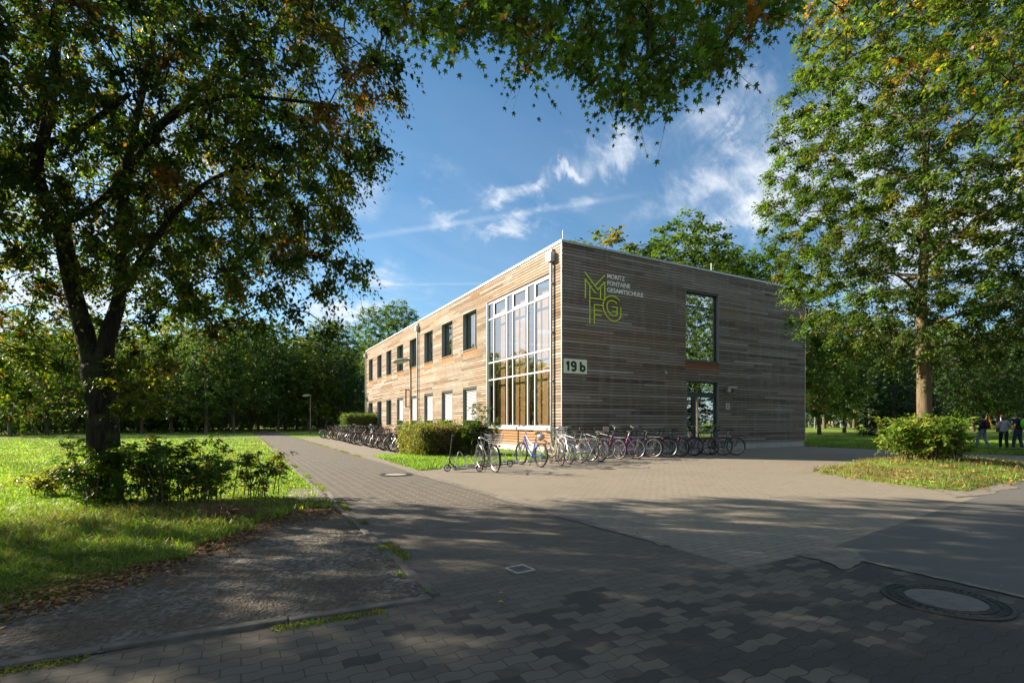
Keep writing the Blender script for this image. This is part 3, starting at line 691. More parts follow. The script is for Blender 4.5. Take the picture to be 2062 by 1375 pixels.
# roof fittings
s1 = onR(1137.5, 482)[0]
m = MB(); m.tube([(s1, .15, HB-.01), (s1, .15, HB+.45)], .012, 6); m.build('lightning_rod', M['whiteframe'], bld)
s1 = onR(1452.5, 545)[0]; m = MB(); m.tube([(s1, .6, HB-.25), (s1, .6, HB+.62)], .016, 6); m.build('lightning_rod', M['whiteframe'], bld)
m = MB(); m.ell((s1-.45, .9, HB+.02), (.16, .16, .14)); m.tube([(s1-.45, .9, HB-.25), (s1-.45, .9, HB)], .09, 10); m.build('roof_vent', M['zinc'], bld)
# ------------------------------------------------------------------ trees and shrubs
def nrm(a): return a/np.maximum(np.linalg.norm(a, axis=-1, keepdims=True), 1e-9)
T_KITE = (np.array([[0, 0, 0], [.45, -.34, .05], [1, 0, -.04], [.45, .34, .05]]), np.array([[0, 1, 2, 3]]))
T_OVAL = (np.array([[0, 0, 0], [.3, -.27, .07], [.72, -.20, .04], [1.02, 0, -.08], [.72, .20, .04], [.3, .27, .07]]), np.array([[0, 1, 2, 3], [0, 3, 4, 5]]))
def _maple():
    c = [(.30, 0)]; out = []
    ang = [180, 152, 108, 84, 58, 30, 0, -30, -58, -84, -108, -152]; rad = [.30, .22, .48, .24, .62, .26, .74, .26, .62, .24, .48, .22]
    v = [(.30, 0, .03)]
    for a, r in zip(ang, rad):
        t = math.radians(a); v.append((.30+r*math.cos(t), r*math.sin(t)*.95, -.10*r+(.05 if r < .3 else 0)))
    f = []
    for k in range(0, 12, 2): f.append([0, 1+(k-1) % 12, 1+k, 1+(k+1) % 12])
    return np.array(v), np.array(f)
T_MAPLE = _maple()
def leaves(pos, axis, nor, size, col, T):
    tv, tf = T; n = len(pos); axis = nrm(axis); side = nrm(np.cross(nor, axis)); nn = np.cross(axis, side)
    V = pos[:, None]+size[:, None, None]*(tv[None, :, 0:1]*axis[:, None]+tv[None, :, 1:2]*side[:, None]+tv[None, :, 2:3]*nn[:, None])
    k = len(tv); F = (tf[None]+np.arange(n)[:, None, None]*k).reshape(-1, tf.shape[1])
    return V.reshape(-1, 3), F, np.repeat(col, k, 0)
def sprays(rng, cen, out, rad, K, L, size, pal, pw, T=T_OVAL, droop=.35, hang=.35, flat=.5, jit=.25, spread=1., wood=0):
    """K leafy shoots per clump, L leaves on each"""
    m = len(cen); cen = np.repeat(cen, K, 0); out = np.repeat(out, K, 0); rad = np.repeat(rad, K)
    d = nrm(out*.55+rng.normal(0, 1, (m*K, 3))*np.array([1, 1, flat])*spread); ln = rad*rng.uniform(.55, 1.15, m*K)
    st = cen-d*ln[:, None]*.35+rng.normal(0, .10, (m*K, 3))*rad[:, None]
    s = np.linspace(.08, 1, L)[None, :, None]
    p = st[:, None]+d[:, None]*ln[:, None, None]*s; p[..., 2] -= (droop*ln[:, None]*np.linspace(.08, 1, L)[None]**2)
    p += rng.normal(0, jit*.12, p.shape)*rad[:, None, None]
    sd = nrm(np.cross(d, [0, 0, 1]))[:, None]*np.where(np.arange(L) % 2 == 0, 1., -1.)[None, :, None]
    ax = d[:, None]*.6+sd*rng.uniform(.5, 1.1, (m*K, L, 1))+rng.normal(0, .3, p.shape); ax[..., 2] -= hang*rng.uniform(.2, 1.6, ax.shape[:2])
    no = np.array([0, 0, 1.])+rng.normal(0, .45, p.shape)+out[:, None]*.3
    sz = size*rng.uniform(.65, 1.2, (m*K, L))*np.linspace(1.05, .75, L)[None]
    pal = np.array(pal); cl = rng.choice(len(pal), m, p=pw); cl = np.repeat(cl, K)[:, None].repeat(L, 1)
    sw = rng.random(cl.shape) < .35; cl[sw] = rng.choice(len(pal), sw.sum(), p=pw)
    tone = np.repeat(np.exp(rng.normal(0, .22, m)), K)[:, None]*np.exp(rng.normal(0, .2, cl.shape))
    col = pal[cl]*tone[..., None]
    LV_, LF_, LC_ = leaves(p.reshape(-1, 3), ax.reshape(-1, 3), no.reshape(-1, 3), sz.ravel(), np.clip(col.reshape(-1, 3), .004, .6), T)
    if not wood: return LV_, LF_, LC_
    w0 = wood; sdd = nrm(np.cross(d, rng.normal(0, 1, d.shape)))*w0; h2 = L//2; q0, q1, q2 = st, p[:, h2], p[:, -1]       # the shoots themselves
    SV = np.stack([q0-sdd, q0+sdd, q1+sdd*.7, q1-sdd*.7, q2+sdd*.3, q2-sdd*.3], 1).reshape(-1, 3); b6 = np.arange(m*K)[:, None]*6
    SF = np.concatenate([b6+np.array([[0, 1, 2, 3]]), b6+np.array([[3, 2, 4, 5]])], 0)+len(LV_)
    return np.vstack([LV_, SV]), np.vstack([LF_, SF]), np.vstack([LC_, np.tile([[.05, .036, .022]], (len(SV), 1))])
def clump_points(rng, ells, spacing, inner=.25, tries=60000, cut=None):
    ells = [(np.array(c, float), np.array(r, float)) for c, r in ells]; vol = np.array([r.prod() for c, r in ells]); keep = []; outs = []; grid = {}
    idx = rng.choice(len(ells), tries, p=vol/vol.sum()); u = nrm(rng.normal(0, 1, (tries, 3))); q = rng.random(tries)**(1/3)
    for i in range(tries):
        c, r = ells[idx[i]]; p = c+u[i]*q[i]*r
        e = min((((p-c2)/r2)**2).sum()**.5 for c2, r2 in ells)
        if e < .62 and rng.random() > inner: continue
        if cut is not None and cut(p): continue
        k = tuple((p//spacing).astype(int)); ok = True
        for a in (-1, 0, 1):
            for b in (-1, 0, 1):
                for g in (-1, 0, 1):
                    for o in grid.get((k[0]+a, k[1]+b, k[2]+g), ()):
                        if ((p-o)**2).sum() < spacing**2: ok = False; break
        if not ok: continue
        grid.setdefault(k, []).append(p); keep.append(p); outs.append(nrm((p-c)/r))
    return np.array(keep), np.array(outs)
def limbs_mesh(mb, limbs, n=10):
    for pts, r0, r1 in limbs:
        P = [Vector(p) for p in pts]; Q = []
        for i in range(len(P)-1):                                  # smooth the polyline
            a = P[max(i-1, 0)]; b = P[i]; c = P[i+1]; d = P[min(i+2, len(P)-1)]
            for k in range(4):
                t = k/4; Q.append(.5*((2*b)+(c-a)*t+(2*a-5*b+4*c-d)*t*t+(3*b-a-3*c+d)*t**3))
        Q.append(P[-1]); m = len(Q); rr = r0 if hasattr(r0, '__len__') else None
        rad = [np.interp(i/(m-1), np.linspace(0, 1, len(rr)), rr) if rr else r0+(r1-r0)*i/(m-1) for i in range(m)]
        rad = [x*random.uniform(.95, 1.06) for x in rad]
        mb.tube(Q, rad, n)
        yield Q, rad
def twigs(mb, nodes, cen, maxr=.05, sag=.12, n=4, seed=0):
    r = random.Random(seed); N = [Vector(p) for p, _ in nodes]; arr = np.array([tuple(p) for p in N]); 
    d0 = np.array([np.min(((arr-c)**2).sum(1)) for c in cen]); base = arr.mean(0)
    order = np.argsort(d0)
    for i in order:
        c = cen[i]; dd = ((arr-c)**2).sum(1)**.5; j = int(np.argmin(dd+np.maximum(0, arr[:, 2]-c[2])*.25)); a = Vector(arr[j]); b = Vector(c); L = dd[j]
        if L < .05: continue
        m1 = a.lerp(b, .35)+Vector((r.uniform(-.08, .08), r.uniform(-.08, .08), L*sag+r.uniform(-.05, .05)*L)); m2 = a.lerp(b, .7)+Vector((r.uniform(-.06, .06)*L, r.uniform(-.06, .06)*L, L*sag*.8))
        r0 = min(maxr, .006+.011*L); mb.tube([a, m1, m2, b], [r0, r0*.75, r0*.5, r0*.22], n, cap=False)
        arr = np.vstack([arr, [tuple(m1), tuple(m2), tuple(b)]])
def crown_obj(name, parts, m, parent, loc=(0, 0, 0)):
    V = []; F = []; C = []; n = 0
    for v, f, c in parts: V.append(v); F.append(f+n); C.append(c); n += len(v)
    ks = set(f.shape[1] for f in F)
    me = fast_mesh(name, np.concatenate(V)-np.array(loc), np.concatenate(F), np.concatenate(C))
    return mkobj(name, me, m, parent)
def shift(root, limbs): return limbs
def make_tree(name, loc, limbs, ells, label, cat='tree', group=None, seed=1, spacing=.62, K=7, L=9, crad=.62, leaf=.085, pal=None, pw=None, bark='bark', T=T_OVAL, lm='leaf', droop=.35, hang=.35, flat=.5, maxr=.05, cut=None, inner=.25, extra=None, tries=60000, spread=1., n=10, sag=.12, wood=0):
    rng = np.random.default_rng(seed); random.seed(seed)
    root = empty(name, loc, 0, label, cat, group); L0 = np.array(loc)
    mb = MB(); nodes = []
    for Q, rad in limbs_mesh(mb, limbs, n): 
        nodes += [(q, r) for q, r in zip(Q, rad) if q.z > loc[2]+1.2]
    cen, out = clump_points(rng, ells, spacing, inner, tries, cut)
    if extra is not None: cen = np.vstack([cen, extra]); out = np.vstack([out, nrm(np.c_[extra[:, :2]-L0[:2], np.zeros(len(extra))])])
    twigs(mb, nodes, cen, maxr, sag, 4, seed)
    mb.v = [tuple(Vector(p)-Vector(loc)) for p in mb.v]
    mb.build('trunk', M[bark], root, smooth=True)
    v, f, c = sprays(rng, cen, out, np.full(len(cen), crad)*rng.uniform(.7, 1.25, len(cen)), K, L, leaf, pal, pw, T, droop, hang, flat, spread=spread, wood=wood)
    crown_obj('crown', [(v, f, c)], M[lm], root, loc)
    return root
GREEN = (.045, .085, .014)
pal_left = [(.038, .085, .012), (.06, .115, .015), (.105, .145, .018), (.21, .17, .025), (.22, .105, .025), (.028, .065, .011)]
# big two stemmed tree on the left ---------------------------------------------
D_ = 7.6
def lp_(l): return [at(x, y, d) for x, y, d in l]
gt = G(211, 1024); tl = Vector((gt.x, gt.y, 0))
trunk = [tl+Vector((0, 0, -.1)), tl+Vector((-.01, 0, .25)), at(209, 900, gt.y), at(203, 800, gt.y), at(190, 735, gt.y)]
Y0 = gt.y
limbs = [(trunk, [.33, .225, .21, .205, .20], 0),
 ([at(196, 780, Y0), at(176, 690, Y0), at(146, 580, Y0+.1), at(128, 480, Y0), at(115, 435, Y0), at(84, 385, Y0-.1), at(74, 325, Y0-.2), at(90, 268, Y0-.2), at(110, 150, Y0), at(120, 0, Y0+.2), at(140, -160, Y0+.4)], [.165, .135, .122, .118, .11, .09, .085, .08, .06, .045, .02], 0),
 ([at(204, 790, Y0), at(214, 690, Y0), at(240, 600, Y0+.2), at(246, 500, Y0+.3), at(246, 430, Y0+.3), at(262, 300, Y0+.4), at(300, 120, Y0+.7), at(330, -80, Y0+1)], [.155, .12, .098, .09, .082, .065, .045, .02], 0),
 ([at(252, 585, Y0+.2), at(272, 545, Y0+.2), at(300, 500, Y0), at(360, 420, Y0-.3), at(430, 360, Y0-.5), at(520, 330, Y0-.7)], .075, .02),
 ([at(125, 445, Y0), at(160, 434, Y0), at(230, 380, Y0-.3), at(330, 250, Y0-.7), at(450, 195, Y0-1), at(560, 200, Y0-1.2), at(690, 215, Y0-1.3)], .07, .012),
 ([at(40, 300, Y0-.2), at(100, 288, Y0-.3), at(170, 255, Y0-.5), at(260, 190, Y0-.8)], .07, .03),
 ([at(80, 370, Y0), at(40, 362, Y0), at(-20, 380, Y0+.2), at(-120, 370, Y0+.4)], .05, .02),
 ([at(262, 300, Y0+.4), at(380, 200, Y0+.6), at(500, 100, Y0+1), at(620, 40, Y0+1.2)], .055, .015),
 ([at(246, 480, Y0+.3), at(330, 470, Y0+.8), at(430, 440, Y0+1.4), at(540, 440, Y0+1.8)], .055, .015),
 ([at(90, 268, Y0-.2), at(20, 150, Y0+1), at(-80, 60, Y0+2)], .06, .02),
 ([at(115, 435, Y0), at(90, 470, Y0+1.2), at(60, 480, Y0+2.4)], .05, .02)]
def E(px, py, Y, rx, ry, rz): p = at(px, py, Y); return ((p.x, p.y, p.z), (rx, ry, rz))
ells = [((-6.9, 8.3, 7.3), (4.6, 4.6, 3.7)), E(560, 130, 7.2, 1.7, 2.0, 1.7), E(655, 230, 6.8, .95, 1.3, .75), E(640, 60, 7.6, .95, 1.3, .9), E(600, 400, 7.4, .75, 1.5, 1.0), E(650, 500, 7.6, .55, 1.2, .55), E(560, 520, 7.5, .7, 1.2, .75),
        E(440, 480, 7.6, 1.1, 1.6, 1.0), E(330, 560, 8.2, .8, 1.4, .55), E(610, 605, 7.6, .26, .5, .32), E(480, 600, 7.7, .4, .7, .35), E(320, 665, 8.0, .25, .5, .3), E(40, 620, 8.4, 1.0, 1.3, .9), E(60, 740, 8.6, .75, 1.0, .5), E(-80, 560, 8.6, 1.3, 2, 1.6), E(230, 700, 8.8, .3, .4, .3), E(310, 700, 7.9, .16, .3, .26), E(352, 705, 7.9, .15, .3, .26), E(447, 690, 7.8, .12, .25, .35), E(575, 655, 7.6, .14, .3, .26), E(647, 640, 7.6, .22, .35, .40), E(590, 600, 7.4, .45, .6, .35), E(500, 620, 7.5, .4, .6, .3), E(400, 640, 7.8, .35, .5, .3), E(250, 640, 8.3, .4, .4, .4)]
make_tree('broadleaf_tree', (tl.x, tl.y, 0), limbs, ells, 'big two-stemmed leafy tree with orange tinged leaves and dark trunk beside the path', seed=5, spacing=.58, K=15, L=11, crad=.60, wood=.004, leaf=.090,
          pal=pal_left, pw=[.34, .26, .18, .09, .05, .08], tries=90000, inner=.35, droop=.5, hang=.7, flat=.6, cut=lambda p: p[1] < 2.5 or (.298*p[0]+.955*p[1] > 5.8 and p[2] > 5 and math.sin(p[0]*2.3+1)*math.sin(p[2]*1.9+p[1]) > .05) or (math.sin(p[0]*1.9+p[2]*1.1)+math.sin(p[1]*1.7-p[2]*2.0+1)+math.sin(p[2]*2.7+p[0]*.8) > 1.55))
# trees left of and behind the camera that shade the foreground -------------
def std_limbs(x, y, h, r, k=6, seed=0, lean=0, fork=.3, spread=.5):
    rr = random.Random(seed); base = Vector((x, y, -.1)); top = Vector((x+lean, y+rr.uniform(-.4, .4), h*.93))
    tr = [base, Vector((x, y, .3)), base.lerp(top, .25)+Vector((rr.uniform(-.1, .1), 0, 0)), base.lerp(top, .5)+Vector((rr.uniform(-.2, .2), rr.uniform(-.2, .2), 0)), base.lerp(top, .75), top]
    out = [(tr, [r*1.35, r, r*.85, r*.6, r*.35, r*.1], 0)]
    for i in range(k):
        f = fork+(.85-fork)*i/k; p = base.lerp(top, f); a = i*2.4+rr.uniform(-.4, .4); L = h*spread*(1-f*.75)*rr.uniform(.8, 1.1)
        out.append(([p, p+Vector((math.cos(a)*L*.4, math.sin(a)*L*.4, L*.28)), p+Vector((math.cos(a)*L*.8, math.sin(a)*L*.8, L*.42)), p+Vector((math.cos(a)*L, math.sin(a)*L, L*.45))], r*.42*(1-f*.6), r*.06))
    return out
make_tree('broadleaf_tree', (-15.2, 5.6, 0), std_limbs(-15.2, 5.6, 11, .26, 8, 3), [((-15.2, 4.8, 7.2), (4.9, 4.9, 4.2))], 'leafy tree just outside the left edge that shades the grass', seed=8, spacing=.55, K=7, L=7, crad=.7, leaf=.13, pal=pal_left, pw=[.34, .24, .16, .09, .07, .10], tries=30000)
# overhead tree: trunk beside the camera, boughs reach over the view
pal_over = [(.06, .13, .016), (.095, .18, .024), (.15, .23, .03), (.20, .17, .03), (.28, .12, .03)]
ov = [(760, 5), (800, 40), (860, 80), (930, 100), (980, 50), (1010, 75), (1075, 150), (1110, 105), (1160, 135), (1215, 200), (1285, 232), (1335, 205), (1400, 150), (1480, 125), (1510, 30), (1565, 60), (1610, -10)]
rng_ = np.random.default_rng(3); ex = []
for x in np.arange(775, 1620, 15.0):
    lim = np.interp(x, [p[0] for p in ov], [p[1] for p in ov])
    y = lim-8
    while y > -260:
        dep = 4.9+(lim-y)*.004+rng_.uniform(-.8, .9)
        if rng_.random() < .72: p = at(x+rng_.uniform(-18, 18), y-rng_.uniform(0, 20), dep); ex.append(tuple(p))
        y -= rng_.uniform(20, 38)
ex = np.array(ex)
tb = Vector((4.6, -2.6, 0))
ol = [([tb+Vector((0, 0, -.1)), tb+Vector((0, 0, .4)), tb+Vector((.05, .1, 2)), tb+Vector((0, .2, 4)), tb+Vector((-.1, .2, 6.2)), tb+Vector((0, 0, 9))], [.42, .30, .26, .23, .17, .05], 0),
      ([tb+Vector((0, .2, 4)), Vector((4.0, -.5, 6.0)), Vector((3.3, 2, 7.0)), at(1380, -260, 5.2), at(1320, -40, 5.1), at(1298, 170, 5.0)], [.13, .10, .075, .045, .02, .006], 0),
      ([tb+Vector((0, .2, 4.6)), Vector((3.2, -.5, 6.6)), Vector((1.2, 2.2, 7.2)), at(1080, -200, 5.4), at(1000, -60, 5.2), at(900, 40, 5.0)], [.12, .09, .07, .035, .018, .006], 0),
      ([Vector((1.2, 2.2, 7.2)), at(1160, -160, 5.2), at(1130, 0, 5.1), at(1090, 110, 4.9)], .03, .006),
      ([tb+Vector((-.1, .2, 5.2)), Vector((4.6, 1, 7.2)), Vector((4.6, 4, 7.6)), at(1560, -200, 5.8), at(1530, -60, 5.6), at(1500, 60, 5.5)], [.11, .09, .06, .035, .02, .006], 0)]
make_tree('maple_tree', tuple(tb), ol, [((4.2, -2.2, 8.2), (4.6, 3.6, 2.6)), ((3.0, 1.5, 8.4), (3.0, 2.4, 1.3))], 'maple tree whose boughs hang into the top of the picture from behind', seed=12, spacing=.75, K=5, L=7, crad=.42, wood=.003, leaf=.082, T=T_MAPLE,
          pal=pal_over, pw=[.42, .34, .16, .05, .03], extra=ex, tries=9000, droop=.35, hang=.8, flat=.7, cut=lambda p: p[1] > 0 and p[2] < CAM_H+.62*p[1]*1.0+1.2)
# second maple with yellowing leaves, top right
ex = []
for x in np.arange(1610, 2140, 17.0):
    lim = np.interp(x, [1600, 1640, 1690, 1760, 1850, 1950, 2062, 2140], [60, 150, 165, 120, 150, 210, 330, 420]); y = lim
    while y > -200:
        if rng_.random() < .62: p = at(x+rng_.uniform(-18, 18), y-rng_.uniform(0, 20), 8+rng_.uniform(-1, 1.2)+(x-1600)*.001); ex.append(tuple(p))
        y -= rng_.uniform(26, 46)
ex = np.array(ex)
tb = Vector((13.5, 4.2, 0))
ol = [([tb+Vector((0, 0, -.1)), tb+Vector((0, 0, .4)), tb+Vector((0, .1, 3)), tb+Vector((-.2, .2, 6)), tb+Vector((-.3, .4, 9)), tb+Vector((-.2, .4, 12))], [.40, .27, .23, .19, .12, .03], 0),
      ([tb+Vector((0, .2, 4)), Vector((12, 5.6, 6.4)), Vector((10.3, 7.0, 8.4)), at(1880, -60, 8.2), at(1740, 30, 8), at(1660, 100, 8)], [.11, .09, .06, .035, .02, .006], 0),
      ([tb+Vector((0, .2, 3.6)), Vector((12.2, 6, 6.0)), Vector((11, 7.6, 7.4)), at(2080, 120, 8.6), at(2010, 190, 8.6)], [.10, .08, .05, .02, .006], 0)]
pal_y = [(.085, .15, .02), (.14, .19, .03), (.055, .11, .016), (.30, .22, .04), (.30, .13, .03)]
make_tree('maple_tree', tuple(tb), ol, [((13.5, 4.6, 8.6), (3.6, 3.2, 2.6))], 'maple tree beyond the right edge with yellowing leaves in the top right corner', seed=14, spacing=.75, K=4, L=7, crad=.45, wood=.004, leaf=.10, T=T_MAPLE,
          pal=pal_y, pw=[.36, .22, .26, .11, .05], extra=ex, tries=6000, droop=.35, hang=.7, flat=.7)
# the tree on the island ---------------------------------------------------------
tr_ = Vector((13.05, 15.9, .2)); lr = [([tr_+Vector((0, 0, -.2)), tr_+Vector((0, 0, .3)), at(1861, 800, 15.9), at(1858, 700, 15.9), at(1856, 600, 15.9), at(1862, 480, 15.9), at(1860, 330, 16), at(1858, 150, 16), at(1855, 0, 16)], [.27, .21, .20, .18, .14, .12, .09, .06, .02], 0)]
rr = random.Random(4)
for i in range(26):
    f = i/25; z = 3.6+f*9.5; a = i*2.39996+.4; L = (3.7 if f < .3 else 4.5 if f < .5 else 4.7*(1-(f-.5)*1.2))*rr.uniform(.8, 1.05); c = Vector((tr_.x, tr_.y, z)); d = Vector((math.cos(a), math.sin(a), 0))
    lift = .12+.45*f
    lr.append(([c, c+d*L*.35+Vector((0, 0, L*lift*.6)), c+d*L*.7+Vector((0, 0, L*lift*.9)), c+d*L+Vector((0, 0, L*lift*.85))], .06*(1-f*.5), .012))
def cutr(p):      # clefts between the boughs
    return (math.sin(p[2]*2.6+math.atan2(p[1]-15.9, p[0]-13)*2.0+1.0) > .80 and math.hypot(p[0]-13, p[1]-15.9) > 1.6)
pal_r = [(.062, .125, .022), (.09, .16, .032), (.13, .20, .05), (.21, .20, .06), (.038, .082, .017)]
make_tree('linden_tree', tuple(tr_), lr, [((13.1, 15.9, 9.3), (4.7, 4.7, 5.6)), ((13.3, 15.9, 5.3), (4.0, 4.2, 2.1)), ((12.9, 16, 13.2), (3.4, 3.4, 3.0)), ((17.4, 16.5, 7), (3.0, 3, 3.5)), ((10.1, 15.4, 6.9), (2.1, 2, 1.9))], 'tall sunlit tree with slim tan trunk standing on the grass island right of the building', seed=21, spacing=.74, K=16, L=10, crad=.70, wood=.005, leaf=.115,
          pal=pal_r, pw=[.34, .26, .14, .07, .19], bark='bark2', tries=60000, cut=cutr, droop=.3, hang=.35, flat=.32, inner=.5)

# shrubs --------------------------------------------------------------------------
def shrub(name, loc, stems, label, cat='shrub', seed=1, leaf=.07, pal=None, pw=None, crad=.22, K=4, L=6, T=T_OVAL, group=None, droop=.3, hang=.2, sub=3, lo=.12):
    """stems: list of (points, radius); leaf shoots sit along each stem"""
    rng = np.random.default_rng(seed); root = empty(name, loc, 0, label, cat, group); mb = MB(); cen = []; out = []
    for pts, r, nl in stems:
        P = [Vector(p) for p in pts]; mb.tube([p-Vector(loc) for p in P], [r*(1-.8*i/(len(P)-1)) for i in range(len(P))], 5)
        for k in range(nl):
            f = lo+(1-lo)*(k+.5)/nl; t = f*(len(P)-1); i = min(int(t), len(P)-2); q = P[i].lerp(P[i+1], t-i); o = Vector(rng.normal(0, 1, 3)); o.z = abs(o.z)*.3; o.normalize()
            e = q+o*rng.uniform(.05, crad*.8); mb.tube([q-Vector(loc), e-Vector(loc)], [r*.35, r*.15], 3, cap=False); cen.append(tuple(e)); out.append(tuple(o))
    mb.build('stems', M['twig'], root)
    cen = np.array(cen); out = np.array(out)
    v, f, c = sprays(rng, cen, out, np.full(len(cen), crad)*rng.uniform(.6, 1.2, len(cen)), K, L, leaf, pal, pw, T, droop, hang, .6)
    crown_obj('foliage', [(v, f, c)], M['leaf'], root, loc); return root
def stem(rng, base, h, spread, n=5, arch=.3):
    a = rng.uniform(0, 2*math.pi); d = Vector((math.cos(a), math.sin(a), 0))*spread*rng.uniform(.3, 1); b = Vector(base)+Vector((rng.uniform(-.1, .1), rng.uniform(-.1, .1), 0))
    h = h*rng.uniform(.6, 1.1); return [b+d*(i/(n-1))**1.3+Vector((rng.uniform(-.03, .03), rng.uniform(-.03, .03), h*(math.sin(min(1, i/(n-1))*math.pi/2*(1+arch))))) for i in range(n)]
rg = random.Random(17)
pal_s = [(.06, .125, .018), (.09, .165, .022), (.14, .21, .03), (.26, .22, .03)]
def bushy(cx, cy, wx, wy, h, n, nl, **k):
    st = []
    for i in range(n): 
        b = (cx+rg.uniform(-wx, wx), cy+rg.uniform(-wy, wy), 0); st.append((stem(rg, b, h, .45), .010, nl))
    return st
g1 = G(275, 1028); shrub('shrub', (g1.x, g1.y, 0), bushy(g1.x, g1.y+.1, .60, .4, 1.0, 34, 9), 'dense dark leafy undergrowth around the foot of the big tree', seed=3, leaf=.075, lo=.03, pal=pal_s, pw=[.45, .3, .17, .08], crad=.2)
g1 = G(395, 1020); shrub('shrub', (g1.x, g1.y, 0), bushy(g1.x-.1, g1.y+.1, .36, .3, .72, 20, 8), 'mid height leafy shrub between the tree trunk and the two saplings', seed=13, leaf=.065, pal=pal_s, pw=[.4, .3, .2, .1], crad=.19)
def sapling(px, py, hpx, lab, seed, side=8, lf=.06, nst=3):
    b = G(px, py); D = b.y; top = at(px+rg.uniform(-8, 8), hpx, D); st = [([b, b.lerp(top, .35)+Vector((.03, 0, 0)), b.lerp(top, .7)+Vector((-.03, 0, 0)), top], .011, 10)]
    for k in range(side):
        f = .2+.65*k/side; p = b.lerp(top, f); a = k*2.4; L = .42*(1-f*.5); q = p+Vector((math.cos(a)*L, math.sin(a)*L, L*.4)); st.append(([p, p.lerp(q, .5)+Vector((0, 0, .04)), q], .006, 4))
    return shrub('sapling', tuple(b), st, lab, 'sapling', seed, lf, pal_s, [.35, .35, .2, .1], .15, 3, 6)
sapling(150, 1015, 862, 'thin young sapling left of the big tree trunk', 31, 9)
sapling(444, 1005, 872, 'thin upright sapling with a bare lower stem right of the undergrowth', 32, 8)
g1 = G(515, 1005); shrub('shrub', (g1.x, g1.y, 0), bushy(g1.x, g1.y, .36, .3, .74, 13, 7), 'green and yellow leafy shrub nearest the path kerb', seed=5, leaf=.062, pal=[(.05, .095, .014), (.09, .14, .02), (.30, .27, .03), (.2, .09, .03)], pw=[.5, .33, .12, .05], crad=.18)
g1 = G(120, 1000); shrub('shrub', (g1.x, g1.y, 0), bushy(g1.x, g1.y, .55, .3, .45, 14, 6), 'low yellow leaved twigs at the left foot of the tree', seed=6, leaf=.065, pal=[(.16, .19, .02), (.30, .28, .03), (.08, .12, .02)], pw=[.45, .3, .25], crad=.2)
# leafy suckers on the trunk
st = []
for k in range(11):
    p = at(225+rg.uniform(-10, 14), 840-k*9, Y0-.15); q = p+Vector((rg.uniform(.25, 1.15), rg.uniform(-.6, .2), rg.uniform(-.12, .22))); st.append(([p, p.lerp(q, .5)+Vector((0, 0, .07)), q], .008, 7))
for k in range(3):
    p = at(190, 840-k*20, Y0-.1); q = p+Vector((-rg.uniform(.3, .6), -.3, .05)); st.append(([p, p.lerp(q, .5)+Vector((0, 0, .05)), q], .007, 3))
b_ = at(230, 800, Y0)
shrub('leafy_shoots', tuple(b_), st, 'leafy shoots sprouting sideways from the big tree trunk below its fork', 'shoots', 41, .075, [(.09, .13, .015), (.16, .17, .02), (.05, .09, .012)], [.4, .25, .35], .2, 3, 6)
# bramble heap
mb = MB(); c0 = G(455, 1052)
for k in range(260):
    a = rg.uniform(0, 6.28); r = rg.uniform(.1, .55); p = c0+Vector((math.cos(a)*r, math.sin(a)*r*.7, 0)); q = c0+Vector((rg.gauss(0, .2), rg.gauss(0, .12), .26*rg.uniform(.4, 1))); e = q+Vector((rg.uniform(-.4, .4), rg.uniform(-.3, .3), -rg.uniform(.05, .25)))
    mb.tube([p, p.lerp(q, .6)+Vector((0, 0, .06)), q, e], [.004, .003, .003, .002], 3)
tag(mb.build('dry_grass_heap', simple('dry_stalk', (.17, .11, .06), .95, var=.4, vs=9)), 'heap of dry brown stalks on the grass in front of the saplings', 'dry stalks')
# island bush
ib = Vector((11.85, 14.4, .2)); st = []
for k in range(120):
    a = rg.uniform(0, 6.28); r = math.sqrt(rg.random()); b = ib+Vector((math.cos(a)*r*.85, math.sin(a)*r*.8, 0)); st.append((stem(rg, b, 1.15, .6), .012, 5))
for (px, py) in ((1795, 845), (1900, 862), (1935, 880), (1960, 905), (1770, 880)):
    q = at(px, py, 13.9); st.append(([ib+Vector((0, 0, .3)), ib.lerp(q, .55)+Vector((0, 0, .2)), q], .014, 9))
shrub('bush', tuple(ib), st, 'broad leafy bush round the trunk on the grass island', 'bush', 9, .12, [(.10, .18, .03), (.16, .25, .045), (.28, .34, .07), (.38, .34, .07)], [.36, .36, .2, .08], .30, 4, 5, hang=.4)

